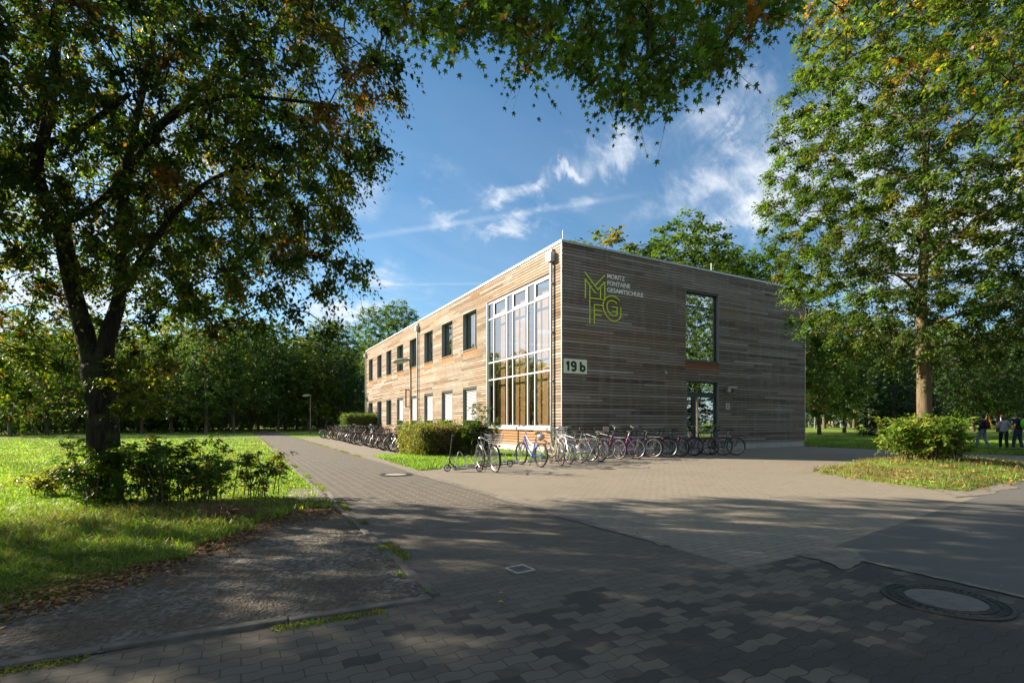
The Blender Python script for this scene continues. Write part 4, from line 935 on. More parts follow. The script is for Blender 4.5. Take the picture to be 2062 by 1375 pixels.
# hedges ---------------------------------------------------------------------------
def leafbox(name, base, u0, u1, v0, v1, h, label, n, pal, pwf, leaf, seed, round_=.25, bare=None):
    rng = np.random.default_rng(seed); cu, cv = (u0+u1)/2, (v0+v1)/2; hu, hv = (u1-u0)/2, (v1-v0)/2
    p = rng.uniform(-1, 1, (n*3, 3)); q = np.abs(p)**5; r = q.sum(1)**.2; p = p/np.maximum(r, 1e-6)[:, None]*(1-np.abs(rng.normal(0, .07, (n*3, 1))))
    p = p[p[:, 2] > -.98][:n]; n = len(p); bump_ = 1+.06*np.sin(p[:, 0]*7+1)*np.cos(p[:, 1]*9+p[:, 2]*3)+.04*np.sin(p[:, 1]*17+p[:, 2]*9)+rng.normal(0, .035, n)+np.abs(rng.normal(0, 1, n)**3)*.012
    U = cu+p[:, 0]*hu*bump_; V = cv+p[:, 1]*hv*bump_; Z = h*.5+p[:, 2]*h*.5*bump_; Z = np.maximum(Z, .03)
    pos = np.outer(U, np.array(UD))+np.outer(V, np.array(VD)); pos[:, 2] = Z
    nn = np.outer(p[:, 0], np.array(UD))+np.outer(p[:, 1], np.array(VD)); nn[:, 2] = p[:, 2]; nn = nrm(nn)
    idx = pwf(U, V, Z, rng); col = np.array(pal)[idx]*np.exp(rng.normal(0, .28, (n, 1)))
    ax = rng.normal(0, 1, (n, 3))+nn*.5; no = nn+rng.normal(0, .7, (n, 3))
    root = empty(name, tuple(UV(cu, cv)), 0, label, 'hedge')
    ns = int(n*.045); iu = rng.uniform(-1, 1, (ns, 2)); sp_ = np.outer(cu+iu[:, 0]*hu, np.array(UD))+np.outer(cv+iu[:, 1]*hv, np.array(VD)); cl_ = rng.normal(0, .05, (ns, 3)); idc = rng.integers(0, max(ns//12, 1), ns)
    sp_ = sp_[idc]+cl_; sp_[:, 2] = h*.95+rng.uniform(0, .34, ns)*(vnoise(sp_[:, 0], sp_[:, 1], 5, 3)*.5+.6); pos = np.vstack([pos, sp_]); ax = np.vstack([ax, rng.normal(0, 1, (ns, 3))]); no = np.vstack([no, rng.normal(0, 1, (ns, 3))]); col = np.vstack([col, np.array(pal)[rng.choice([0, 1], ns)]*1.1]); n = n+ns
    v, f, c = leaves(pos, ax, no, leaf*rng.uniform(.6, 1.25, n), np.clip(col, .005, .5), T_KITE)
    crown_obj('foliage', [(v, f, c)], M['leaf'], root, tuple(UV(cu, cv)))
    mb = MB(); rr = random.Random(seed)
    for k in range(260):
        b = UV(rr.uniform(u0+.2, u1-.2), rr.uniform(v0+.2, v1-.2)); t = b+Vector((rr.uniform(-.3, .3), rr.uniform(-.3, .3), h*rr.uniform(.7, .97))); mb.tube([b-UV(cu, cv), t-UV(cu, cv)], [.012, .004], 3)
    for k in range(90):
        b = UV(rr.uniform(u0, u1), rr.uniform(v0, v1), h*.85); t = b+Vector((rr.uniform(-.15, .15), rr.uniform(-.15, .15), rr.uniform(.15, .42))); mb.tube([b-UV(cu, cv), t-UV(cu, cv)], [.006, .003], 3)
    mb.box(u0-cu+.22, u1-cu-.22, v0-cv+.22, v1-cv-.22, .05, h-.2, M=Matrix(((UD.x, VD.x, 0, 0), (UD.y, VD.y, 0, 0), (0, 0, 1, 0), (0, 0, 0, 1))))
    mb.build('stems', M['twig'], root); return root
def hcol(U, V, Z, rng):
    d = vnoise(U*1.0+Z*.8, V+Z, 1.3, 4); br = (V > 6.4)&(V < 7.6); pr = np.where(br, .78, .35)
    i = np.where(rng.random(len(U)) < pr, rng.choice([2, 3], len(U)), rng.choice([0, 1, 4], len(U))); return i
leafbox('hedge', None, 18.0, 20.9, 5.75, 7.9, 1.20, 'clipped hedge turning brown between the parked bicycles and the grass strip', 52000, [(.14, .19, .04), (.10, .15, .03), (.21, .155, .085), (.14, .108, .06), (.26, .28, .08)], hcol, .052, 5)
def gcol2(U, V, Z, rng): return rng.choice([0, 1, 2], len(U), p=[.5, .35, .15])
leafbox('hedge', None, 47, 49.6, 8.2, 11.2, 2.0, 'small trimmed green hedge block at the far corner of the building', 26000, [(.06, .11, .02), (.09, .14, .025), (.14, .18, .04)], gcol2, .09, 6)
hb = UV(17.8, 8.15); st = []
for k in range(60): st.append((stem(rg, hb+Vector((rg.uniform(-.5, .5), rg.uniform(-.4, .4), 0)), 1.25, .45), .012, 8))
for k in range(5): st.append((stem(rg, hb, 2.0, .8), .010, 8))
shrub('shrub', tuple(hb), st, 'bright green leafy shrub against the facade beside the brown hedge', seed=19, leaf=.075, pal=[(.05, .11, .018), (.08, .15, .025), (.26, .24, .03)], pw=[.5, .38, .12], crad=.24)

# background trees --------------------------------------------------------------------
protos = []
def far_tree(k, h, w, pal, pw, conif=False, spacing=1.15, bare=.15, leaf=.36):
    rng = np.random.default_rng(100+k); z0 = h*bare; 
    if conif: el = [((0, 0, z0+(h-z0)*f), (w*(1-f)*.95+.3, w*(1-f)*.95+.3, h*.10)) for f in np.linspace(.02, .97, 11)]
    else:
        el = [((0, 0, z0+(h-z0)*.5), (w*.8, w*.8, (h-z0)*.5))]
        for i in range(6): a = i*1.05+k; zz = z0+(h-z0)*rng.uniform(.2, .8); el.append(((math.cos(a)*w*.5, math.sin(a)*w*.5, zz), (w*.48, w*.48, (h-z0)*.24)))
    t = make_tree('background_tree', (0, 0, 0), std_limbs(0, 0, h, .028*h*.55, 7, k, fork=bare, spread=.33), el, 'x', 'tree', None, 200+k, spacing, 7, 7, 1.1, leaf, pal, pw, 'bark3', T_KITE, 'farleaf', .25, .4, .45, .08, None, .12, None, 14000, n=7)
    ob = [t]+list(t.children); protos.append(t); return t
PG = [(.05, .105, .02), (.075, .14, .028), (.12, .19, .04), (.20, .22, .05)]
PT_ = [far_tree(0, 13, 5.2, PG, [.3, .35, .25, .1]), far_tree(1, 15, 5.6, [(.035, .085, .03), (.055, .115, .038), (.085, .15, .045), (.15, .17, .05)], [.35, .35, .22, .08], leaf=.30),
       far_tree(2, 12, 4.6, [(.08, .14, .022), (.13, .19, .03), (.20, .25, .045), (.30, .24, .05)], [.3, .35, .25, .1]), far_tree(3, 17, 6.2, PG, [.4, .3, .2, .1], leaf=.34, bare=.18),
       far_tree(4, 13, 3.6, [(.02, .05, .022), (.03, .065, .028), (.045, .08, .035)], [.4, .4, .2], True, .95, .04, .30), far_tree(5, 5.0, 3.4, PG, [.3, .3, .3, .1], spacing=.9, bare=.03, leaf=.26),
       far_tree(6, 17, 5.6, [(.06, .12, .02), (.085, .155, .028), (.13, .20, .04)], [.35, .4, .25], spacing=.82, leaf=.30, bare=.3)]
used = set()
def place_far(k, x, y, h, label, group=None, rz=None, wide=1.):
    t = PT_[k]
    if k in used: t = copy_tree(t)
    used.add(k); H = [13, 15, 12, 17, 13, 5, 17][k]; s = h/H
    t.location = (x, y, 0); t.scale = (s*wide, s*wide, s); t.rotation_euler = (0, 0, rz if rz is not None else random.uniform(0, 6.28))
    t['label'] = label; t['category'] = 'tree' if k != 5 else 'bush'; t.name = 'background_tree' if k != 5 else 'background_bush'
    if 'group' in t: del t['group']
    if group: t['group'] = group
    return t
random.seed(77)
gA = 'trees of the wood behind the left lawn'
rows = []
# (px, distance, height, kind)
L1 = [(30, 62, 15, 2), (150, 74, 17.5, 2), (330, 78, 18, 2), (620, 74, 13, 2), (418, 68, 18.5, 2), (505, 74, 16.5, 6), (235, 66, 15, 2), (575, 78, 16, 2), (665, 90, 19, 6), (20, 46, 9.5, 2), (95, 52, 11, 0), (150, 60, 12.5, 3), (285, 58, 11.0, 2), (345, 62, 12, 1), (415, 56, 11.5, 0), (470, 60, 13.5, 3), (520, 75, 13, 2), (560, 70, 12.5, 0), (598, 82, 15, 1), (642, 84, 16.5, 3), (690, 78, 13.0, 1), (722, 88, 15.5, 1)]
for x, Y, h, k in L1:
    p = at(x, HY, Y); place_far(k, p.x, p.y, h, 'leafy tree in the front row of the wood behind the left lawn', 'trees in the front row of the wood behind the left lawn')
L2 = [(-60, 70, 15, 1), (60, 78, 15, 3), (190, 80, 15, 1), (250, 84, 14.5, 0), (320, 86, 16, 3), (385, 90, 16, 1), (440, 92, 15, 0), (500, 100, 16, 3), (545, 110, 17.5, 1), (600, 118, 19, 3), (650, 118, 18, 0), (700, 112, 17.5, 1), (740, 105, 17, 3), (130, 98, 17, 0)]
for x, Y, h, k in L2:
    p = at(x, HY, Y); place_far(k, p.x, p.y, h, 'taller leafy tree deeper in the wood behind the left lawn', 'taller trees deeper in the wood behind the left lawn', wide=1.15)
for x in range(-60, 760, 38): p = at(x+random.uniform(-14, 14), HY, random.uniform(122, 135)); place_far(5, p.x, p.y, random.uniform(8, 11), 'tall thicket closing the back of the wood behind the left lawn', 'thickets closing the back of the left wood', wide=1.2)
for x, Y, h in [(-90, 52, 4), (20, 70, 5), (80, 74, 5), (205, 76, 5), (270, 80, 5), (330, 84, 5), (375, 84, 5), (430, 88, 5), (520, 96, 6), (-20, 50, 3.4), (45, 56, 3.), (110, 60, 3.2), (170, 64, 3), (240, 66, 3.2), (300, 66, 3.4), (352, 70, 3), (400, 70, 3.4), (455, 78, 3), (490, 84, 4), (560, 84, 3.6), (600, 95, 4.5), (648, 92, 4), (690, 88, 4.2), (722, 84, 4.2)]:
    p = at(x, HY, Y); place_far(5, p.x, p.y, h*1.35, 'low bush at the edge of the wood behind the left lawn', 'low bushes at the edge of the wood', wide=1.3)
# behind the building
p = at(795, HY, 72); place_far(6, p.x, p.y, 17.6, 'dark green tree showing above the far end of the roof')
p = at(1215, HY, 50); place_far(2, p.x, p.y, 20.3, 'light green tree top just above the roof beside the near corner')
p = at(1385, HY, 46); place_far(6, p.x, p.y, 18.3, 'round dense tree crown rising above the middle of the roof', wide=1.2)
p = at(1475, HY, 50); place_far(6, p.x, p.y, 18.6, 'dark tree crown above the right half of the roof', wide=1.0, rz=2.5)
p = at(1290, HY, 60); place_far(0, p.x, p.y, 20.5, 'tree crown in the gap between the two taller crowns over the roof')
p = at(1560, HY, 62); place_far(0, p.x, p.y, 19.5, 'tree crown at the right end of the roof')
# right background
gB = 'trees of the park behind the right lawn'
for x, Y, h, k in [(1650, 52, 13, 2), (1700, 62, 14, 0), (1752, 72, 15, 1), (1900, 66, 14, 1), (1960, 72, 15, 0), (2010, 66, 14, 3), (2075, 56, 13, 1), (2150, 60, 14, 0)]:
    p = at(x, HY, Y); place_far(k, p.x, p.y, h, 'leafy park tree standing behind the right lawn', 'leafy park trees standing behind the right lawn')
for x, Y, h, k in [(1600, 92, 18, 1), (1660, 98, 18, 3), (1720, 104, 19, 0), (1790, 100, 19, 1), (1850, 104, 19, 3), (1920, 100, 19, 0), (1990, 104, 19, 1), (2060, 96, 18, 3), (2140, 90, 18, 0), (2230, 80, 17, 1), (1760, 120, 21, 3), (1880, 122, 21, 1)]:
    p = at(x, HY, Y); place_far(k, p.x, p.y, h, 'tall tree in the dark wood at the back of the right lawn', 'tall trees in the dark wood at the back of the right lawn', wide=1.2)
for x in range(1590, 2300, 44):
    p = at(x+random.uniform(-10, 10), HY, random.uniform(112, 124)); place_far(5, p.x, p.y, random.uniform(5, 8), 'low bush at the foot of the dark wood behind the right lawn', 'low bushes at the foot of the dark wood', wide=1.5)
p = at(1800, HY, 46); place_far(4, p.x, p.y, 9.5, 'drooping dark conifer behind the island tree')
p = at(1835, HY, 50); place_far(4, p.x, p.y, 11.5, 'taller dark conifer just behind the slim tan trunk', rz=2)
# trees on the right that the short-side windows mirror, and shade casters
for x, y, h in [(43, 12, 4.5), (46, 18, 5), (41, 5, 4.5), (38, -2, 4.5), (50, 24, 5), (45, 0, 5)]: place_far(5, x, y, h, 'bush beyond the right edge under the mirrored trees', 'bushes beyond the right edge', wide=1.6)
for x, y, h, k, lb in [(52, 8, 14, 3, 'tall tree farther beyond the right edge'), (54, 20, 14, 1, 'tall tree farthest beyond the right edge near the lawn'), (34, 18, 13.5, 6, 'tree beyond the right edge mirrored in the upper window'), (40, 6, 14, 6, 'second tree beyond the right edge facing the short side'), (46, 22, 13, 1, 'third tree beyond the right edge near the lawn'), (33, -2, 12, 3, 'tree beyond the right edge behind the camera')]:
    place_far(k, x, y, h, lb)
for x, y, h, k, lb in [(-20, -2, 13, 3, 'large tree far left behind the camera shading the paving'), (-11, -3.5, 11, 1, 'tree left behind the camera shading the near paving'), (-22, 6, 12, 0, 'tree left of the lawn outside the frame'),
                       (-9, -10, 12, 2, 'unseen tree added straight behind the camera to the left to block sky light'), (8, -11, 13, 3, 'unseen tree added straight behind the camera to the right to block sky light'), (-2, -16, 14, 1, 'unseen tree added farther behind the camera to block sky light'), (17, -7, 12, 0, 'unseen tree added right of and behind the camera to block sky light')]:  # unseen ring behind the camera, added to keep sky light off the foreground
    place_far(k, x, y, h, lb)
for k in range(7):
    if k not in used: bpy.data.objects.remove(PT_[k])
# ------------------------------------------------------------------ bicycles
M['rubber'] = simple('tyre_rubber', (.018, .018, .018), .8)
M['rubberbrown'] = simple('brown_tyre', (.11, .055, .035), .8)
M['alu'] = simple('aluminium', (.45, .46, .48), .3, .8, var=.05)
M['black'] = simple('black_plastic', (.015, .015, .016), .5)
M['red'] = simple('red_lens', (.45, .01, .012), .3)
M['orange'] = simple('orange_reflector', (.75, .22, .02), .3)
def paint(n, c): 
    k = 'paint_'+n
    if k not in M: M[k] = simple(k, c, .3, .1, .5, var=.05)
    return M[k]
WR = .345
def wheel(x, root, tyre='rubber', fat=.019, spokes=True, refl=True, hub=.03, rim='alu'):
    mb = MB(); mb.tube([(0, -hub, 0), (0, hub, 0)], .018, 8)
    for k in range(24):
        a = 2*math.pi*k/24; b = a+(.25 if k % 2 else -.25); s = hub*.8*(1 if k % 4 < 2 else -1)
        mb.tube([(.018*math.cos(b), s, .018*math.sin(b)), ((WR-.045)*math.cos(a), 0, (WR-.045)*math.sin(a))], .0022, 3, cap=False)
    w = mb.build('wheel', M[rim], root, loc=(x, 0, WR))
    t = MB(); t.torus((0, 0, 0), WR-fat, fat, 'Y', 36, 7); t.build('tyre', M[tyre], w)
    r = MB(); n = 36
    r.torus((0, 0, 0), WR-.044, .011, 'Y', n, 5); r.build('rim', M[rim], w)
    if refl:
        r = MB(); r.box(-.035, .035, -.007, .007, -.23, -.205); r.build('reflector', M['orange'], w)
    return w
def bicycle(name, col, style='diamond', basket=None, fenders=True, rack=True, tyre='rubber', bars='flat', saddle='black', fat=.019, light=True, sack=None, steer=0., rim='alu', refl=True):
    """x forward, rear axle at x=0; returns the root"""
    root = empty(name, (0, 0, 0)); P = paint(col[0], col[1]); bb = Vector((.44, 0, .28)); ra = Vector((0, 0, WR)); fa = Vector((1.06, 0, WR)); ht = Vector((.86, 0, .90)); hb = Vector((.895, 0, .76)); st = Vector((.29, 0, .80))
    f = MB(); r = .017
    if style == 'diamond': f.tube([hb, bb], r+.003, 8).tube([ht-Vector((0, 0, .03)), st-Vector((0, 0, .03))], r, 8)
    elif style == 'step': f.tube([hb, (.78, 0, .52), (.62, 0, .34), bb], r+.006, 8).tube([ht-Vector((0, 0, .02)), (.72, 0, .58), (.55, 0, .44), (.38, 0, .52)], r-.002, 8)
    else: f.tube([hb, (.66, 0, .46), bb], r+.010, 8).tube([ht, (.62, 0, .70), (.40, 0, .60)], r+.004, 8).tube([(.40, 0, .60), (.30, 0, .50)], .02, 6)
    f.tube([bb, st], r, 8)
    for s in (-1, 1):
        f.tube([bb+Vector((0, .02*s, 0)), (0, .055*s, WR)], .009, 6).tube([st-Vector((0, -.015*s, .06)), (0, .055*s, WR)], .008, 6)
    f.tube([bb+Vector((0, -.05, 0)), bb+Vector((0, .05, 0))], .028, 10).tube([hb, ht], .022, 8)
    f.build('frame', P, root, smooth=False)
    k = MB(); 
    for s in (-1, 1): k.tube([hb-Vector((0, -.05*s, .03)), fa+Vector((0, .052*s, 0))], .012 if style != 'mtb' else .019, 6)
    k.tube([hb-Vector((0, -.06, .03)), hb-Vector((0, .06, .03))], .016, 6); k.build('fork', P if style != 'mtb' else M['alu'], root)
    wheel(0, root, tyre, fat, rim=rim, refl=refl); wheel(1.06, root, tyre, fat, rim=rim, refl=refl)
    h = MB(); top = Vector((.80, 0, 1.08)) if bars != 'flat' else Vector((.84, 0, 1.0))
    h.tube([ht, ht.lerp(top, .5), top], .013, 8)
    c, s_ = math.cos(steer), math.sin(steer)
    def rt(p): p = Vector(p)-top; return top+Vector((p.x*c-p.y*s_, p.x*s_+p.y*c, p.z))
    if bars == 'flat': pts = [[(.84, .02*s, 1.0), (.86, .10*s, 1.01), (.83, .30*s, 1.03)] for s in (-1, 1)]
    else: pts = [[(.80, .0, 1.08), (.84, .10*s, 1.12), (.78, .24*s, 1.13), (.62, .29*s, 1.07)] for s in (-1, 1)]
    for p in pts: h.tube([rt(q) for q in p], .011, 7)
    hh = h.build('handlebar', M['alu'] if bars != 'flat' else M['black'], root)
    g = MB()
    for p in pts: a, b = Vector(rt(p[-2])), Vector(rt(p[-1])); g.tube([a.lerp(b, .45), b+(b-a)*.08], .017, 7); g.tube([a.lerp(b, .3)+Vector((.03, 0, -.01)), a.lerp(b, .9)+Vector((.07, 0, -.03))], .005, 4)
    g.build('grips', M['black'], hh)
    s = MB(); s.tube([st, st+Vector((-.045, 0, .14))], .012, 6); sd = s.build('seat_post', M['alu'], root)
    s = MB(); vs = []
    for x_, w_, z_ in ((-.14, .075, .02), (-.10, .085, .03), (0, .055, .012), (.08, .022, .01), (.13, .012, .0)):
        vs += [(x_+.23, -w_, .955+z_), (x_+.23, w_, .955+z_), (x_+.23, w_*.6, .925+z_*.3), (x_+.23, -w_*.6, .925+z_*.3)]
    fs = [(i*4+j, i*4+(j+1) % 4, i*4+4+(j+1) % 4, i*4+4+j) for i in range(4) for j in range(4)]+[(3, 2, 1, 0), (16, 17, 18, 19)]
    s.add(vs, fs); s.build('saddle', M[saddle] if saddle in M else M['black'], root, bevel=.008)
    d = MB(); d.torus((bb.x, .045, bb.z), .085, .006, 'Y', 20, 4); d.tube([bb+Vector((0, .045, 0)), bb+Vector((.02, .06, -.165))], .008, 5).tube([bb+Vector((0, -.045, 0)), bb+Vector((-.02, -.06, .165))], .008, 5)
    d.box(bb.x-.03, bb.x+.07, .07, .15, bb.z-.175, bb.z-.155).box(bb.x-.07, bb.x+.03, -.15, -.07, bb.z+.155, bb.z+.175)
    for z in (.08, -.05): d.tube([(bb.x, .045, bb.z+.085*(1 if z > 0 else -1)), (0, .045, WR+.04*(1 if z > 0 else -1))], .004, 4)
    d.build('crankset', M['black'], root)
    if fenders:
        for x_, a0, a1 in ((0, .25, 3.6), (1.06, .1, 2.7)):
            m = MB(); n = 16; vs = []
            for i in range(n+1):
                a = a0+(a1-a0)*i/n
                for y_ in (-.028, 0, .028): vs.append((x_+(WR+.018-abs(y_)*.25)*math.cos(a), y_, WR+(WR+.018-abs(y_)*.25)*math.sin(a)))
            m.add(vs, [(i*3+j, i*3+j+1, i*3+j+4, i*3+j+3) for i in range(n) for j in (0, 1)]); m.build('mudguard', M['alu'] if fenders == 'alu' else (P if fenders == 'paint' else M['black']), root)
    if rack:
        m = MB()
        for y_ in (-.05, .05): m.tube([(.20, y_, .745), (-.28, y_, .745), (-.30, y_*.3, .745)], .006, 5).tube([(-.10, y_, .745), (0, y_*1.1, WR)], .005, 4)
        for x_ in (.1, 0, -.1, -.2): m.tube([(x_, -.05, .745), (x_, .05, .745)], .005, 4)
        m.build('luggage_rack', M['alu'] if rack != 'black' else M['black'], root)
    if light:
        m = MB(); m.box(-.375, -.34, -.03, .03, .66, .71); m.build('rear_light', M['red'], root, bevel=.01)
        m = MB(); m.lathe([(.02, 0), (.035, .05)], Matrix.Translation((.93, 0, .84))@Matrix.Rotation(R_(90), 4, 'Y'), 10); m.build('front_light', M['alu'], root)
    def wirebasket(cx, cz, w, l, hgt, mt, nm='basket'):
        m = MB()
        for j in range(5):
            z = cz+hgt*j/4; k_ = .8+.2*j/4; m.tube([(cx-l/2*k_, -w/2*k_, z), (cx+l/2*k_, -w/2*k_, z), (cx+l/2*k_, w/2*k_, z), (cx-l/2*k_, w/2*k_, z)], .005 if j == 4 else .003, 4, closed=True)
        for i in range(9):
            t = i/8-.5
            for (ax_, ay_) in ((t*l, -w/2), (t*l, w/2), (-l/2, t*w), (l/2, t*w)): m.tube([(cx+ax_*.8, ay_*.8, cz), (cx+ax_, ay_, cz+hgt)], .0025, 3, cap=False)
            m.tube([(cx+t*l*.8, -w*.4, cz), (cx+t*l*.8, w*.4, cz)], .0025, 3, cap=False)
        m.build(nm, mt, root)
    if basket == 'front': wirebasket(1.03, .88, .34, .26, .22, M['black'])
    if basket == 'frontwire': wirebasket(1.03, .88, .34, .26, .22, M['alu'])
    if basket == 'rear': wirebasket(-.10, .76, .32, .40, .20, M['alu'])
    if basket == 'box':
        m = MB(); m.box(.92, 1.18, -.17, .17, .88, 1.10); m.build('basket', M['black'], root, bevel=.02)
    if sack:
        m = MB(); m.ell((.05, 0, .86), (.16, .10, .10), 12, 8); m.build('saddle_cover', sack, root, smooth=True)
    m = MB(); m.tube([(.34, .03, .25), (.28, .19, .01)], .008, 5); m.build('kickstand', M['black'], root)
    return root
COLS = dict(silver=('silver', (.50, .50, .52)), blue=('blue', (.03, .08, .45)), beige=('beige', (.55, .50, .40)), black=('black', (.02, .02, .022)), purple=('purple', (.25, .08, .30)), pink=('pink', (.62, .30, .48)), white=('white', (.45, .46, .50)), dgreen=('dark_teal', (.02, .05, .05)), red=('red', (.35, .03, .02)), grey=('dark_grey', (.08, .08, .09)), copper=('copper', (.30, .12, .06)))
def setbike(root, rear, heading, label, lean=3, group='bicycles parked in the rack by the short side', flip=False):
    """rear: ground point below the rear wheel; heading: direction of travel in degrees from +X"""
    root.location = (rear.x, rear.y, .004); root.scale = (1.05, 1.05, 1.05); root.rotation_euler = (R_(lean), 0, R_(heading))
    tag(root, label, 'bicycle', group)
rg_b = random.Random(9)
hu = math.degrees(math.atan2(UD.y, UD.x))       # heading into the rack
b = bicycle('bicycle', COLS['grey'], 'diamond', 'rear', True, True, bars='flat'); setbike(b, G(998, 951.3), hu-4, 'grey bicycle with a wire basket over its rear wheel, nearest the two kick scooters', -4)
b = bicycle('bicycle', COLS['blue'], 'mtb', None, False, False, fat=.028, bars='flat', sack=M['alu'], steer=.3, light=True); setbike(b, G(1088, 941), hu+2, 'blue and white mountain bike with a grey covered saddle', 3)
b = bicycle('bicycle', COLS['beige'], 'step', 'frontwire', 'paint', False, 'rubberbrown', 'swept', steer=-.5); g_ = G(1107, 932.5); setbike(b, g_, math.degrees(math.atan2(G(1143, 941.7).y-g_.y, G(1143, 941.7).x-g_.x)), 'old beige bicycle with brown tyres turned the other way round', 5)
b = bicycle('bicycle', COLS['white'], 'diamond', None, 'alu', True, 'rubber', 'flat'); setbike(b, G(1168, 932.3), hu+10, 'silver white framed bicycle with metal mudguards behind the beige one', 4)
b = bicycle('bicycle', COLS['silver'], 'step', 'frontwire', 'alu', True, 'rubber', 'swept', steer=.3); setbike(b, G(1187, 929.5), hu+24, 'silver city bicycle with high swept handlebar and front wire basket', -3)
b = bicycle('bicycle', COLS['grey'], 'diamond', None, 'alu', True, bars='flat', saddle='alu'); setbike(b, G(1209, 929.8), hu-2, 'dark bicycle with pale mudguards beside the orange stemmed scooter', 4)
b = bicycle('bicycle', COLS['purple'], 'step', 'box', 'paint', True, 'rubber', 'swept', saddle='beigesaddle'); setbike(b, G(1280, 924.5), hu+26, 'purple step-through bicycle with a big black front basket', 4)
b = bicycle('bicycle', COLS['black'], 'diamond', None, True, 'black', bars='flat'); setbike(b, G(1345, 921.2), hu+26, 'black trekking bicycle between the two dark kick scooters and the glass door', 3)
b = bicycle('bicycle', COLS['grey'], 'mtb', None, False, False, fat=.026, bars='flat'); setbike(b, G(1398, 917.6), hu+22, 'dark mountain bike with a curved frame in front of the door edge', 5)
b = bicycle('bicycle', COLS['pink'], 'step', None, 'paint', True, 'rubber', 'swept', steer=-.3); setbike(b, G(1431, 915.8), hu+14, 'pink step-through bicycle in front of the glass door', 3)
b = bicycle('bicycle', COLS['dgreen'], 'step', None, 'alu', 'black', 'rubber', 'swept'); setbike(b, G(1482, 916.3), hu+52, 'dark step-through city bicycle, last of the row right of the door', 4)

for (px_b, py_b, c_, st_, hd, lb, kw) in ((1246, 925.0, 'black', 'diamond', 8, 'black bicycle squeezed in left of the purple one behind the orange stemmed scooter', {}), (1316, 921.5, 'dgreen', 'step', 18, 'dark step-through bicycle half hidden between the purple and the black trekking bicycle', dict(bars='swept', basket='front')),
    (1371, 918.6, 'grey', 'diamond', 12, 'grey bicycle squeezed in between the black trekking bicycle and the mountain bike', {}), (1146, 934.5, 'silver', 'diamond', -8, 'silver bicycle half hidden behind the beige one at the building corner', dict(fenders='alu')), (1456, 916.2, 'black', 'step', 34, 'black bicycle between the pink one and the last dark one', dict(bars='swept'))):
    b = bicycle('bicycle', COLS[c_], st_, **kw); setbike(b, G(px_b, py_b), hu+hd, lb, rg_b.uniform(-5, 5))
# kick scooters
def scooter(name, col, label, pos, heading, stem='black', tail='red'):
    root = empty(name, (pos.x, pos.y, .004), R_(heading), label, 'kick scooter', 'kick scooters standing in the racks'); r = .10
    m = MB(); m.box(-.02, .52, -.065, .065, .085, .11); m.build('deck', M['alu'], root, bevel=.008)
    m = MB(); m.tube([(.74, 0, r), (.70, 0, .30), (.62, 0, .98)], .017, 8).tube([(.52, 0, .095), (.66, 0, .22), (.70, 0, .30)], .018, 6); st = m.build('stem', M[stem] if stem in M else paint(*stem), root)
    m = MB(); m.tube([(.62, -.26, .98), (.62, .26, .98)], .013, 7); m.build('handlebar', M['black'], root)
    for x in (-.12, .76):
        m = MB(); m.lathe([(r*.5, -.012), (r*.5, .012)], Matrix.Translation((x, 0, r))@Matrix.Rotation(R_(90), 4, 'X'), 16); w_ = m.build('wheel', M['alu'], root)
        m = MB(); m.torus((x, 0, r), r-.016, .016, 'Y', 20, 6); m.build('tyre', M['rubber'], w_)
    m = MB(); m.torus((-.12, 0, r), r+.012, .008, 'Y', 8, 4, a0=.3, a1=2.4); m.box(-.27, -.245, -.025, .025, .11, .15); m.build('rear_light', M[tail], root)
    return root
scooter('kick_scooter', 0, 'grey kick scooter at the left end of the rack, beside the hedge', G(957, 950), hu+58)
scooter('kick_scooter', 0, 'kick scooter with slim black stem just behind the grey bicycle with the basket', G(1019, 940), hu+75, tail='black')
scooter('kick_scooter', 0, 'kick scooter with orange stem left of the purple bicycle', G(1252, 918), hu+60, stem=('orange_red', (.45, .10, .04)))
scooter('kick_scooter', 0, 'dark kick scooter between the purple and the black bicycle', G(1313, 915.5), hu+56, tail='black')

# racks ---------------------------------------------------------------
def rack(a, b, n, label):
    d = (b-a); L = d.length; d.normalize(); ang = math.atan2(d.y, d.x); root = empty('bicycle_rack', (a.x, a.y, .004), ang, label, 'bicycle rack', 'bicycle racks with wheel hoops by the short side')
    m = MB(); m.box(0, L, -.03, .03, 0, .05).box(0, L, .42, .46, 0, .04)
    for x in (0, L-.05): m.box(x, x+.05, -.029, .459, .001, .039)
    m.build('rail', M['zinc'], root)
    for i in range(n):
        x = .18+(L-.36)*i/(n-1); hi = .46 if i % 2 else .34
        for s in (-.035, .035):
            pass
        h = MB(); pts = [(x-.035, .02, .04), (x-.035, .20, hi*.75), (x-.035, .30, hi), (x-.02, .36, hi+.02), (x+.02, .36, hi+.02), (x+.035, .30, hi), (x+.035, .20, hi*.75), (x+.035, .02, .04)]
        pts = [(p[0], .44-p[1], p[2]) for p in pts][::1]
        pts = [(x-.035, .44, .03), (x-.035, .32, hi*.9), (x-.02, .30, hi), (x+.0, .29, hi+.02), (x+.02, .25, hi), (x+.035, .22, hi*.9), (x+.035, .0, .04)]
        h.tube(pts, .013, 6); h.build('wheel_hoop', M['zinc'], root)
    return root
r0 = G(912, 946.5); r1 = G(1058, 930.5); r2 = G(1195, 925); r3 = G(1330, 915.8)
rack(r0, r1, 9, 'galvanised bicycle rack on the left, mostly empty, beside the grass strip')
rack(r1+(r2-r1)*.03, r2, 9, 'galvanised bicycle rack in the middle, at the building corner')
rack(r2+(r3-r2)*.03, r3, 9, 'galvanised bicycle rack on the right, in the shade before the door')

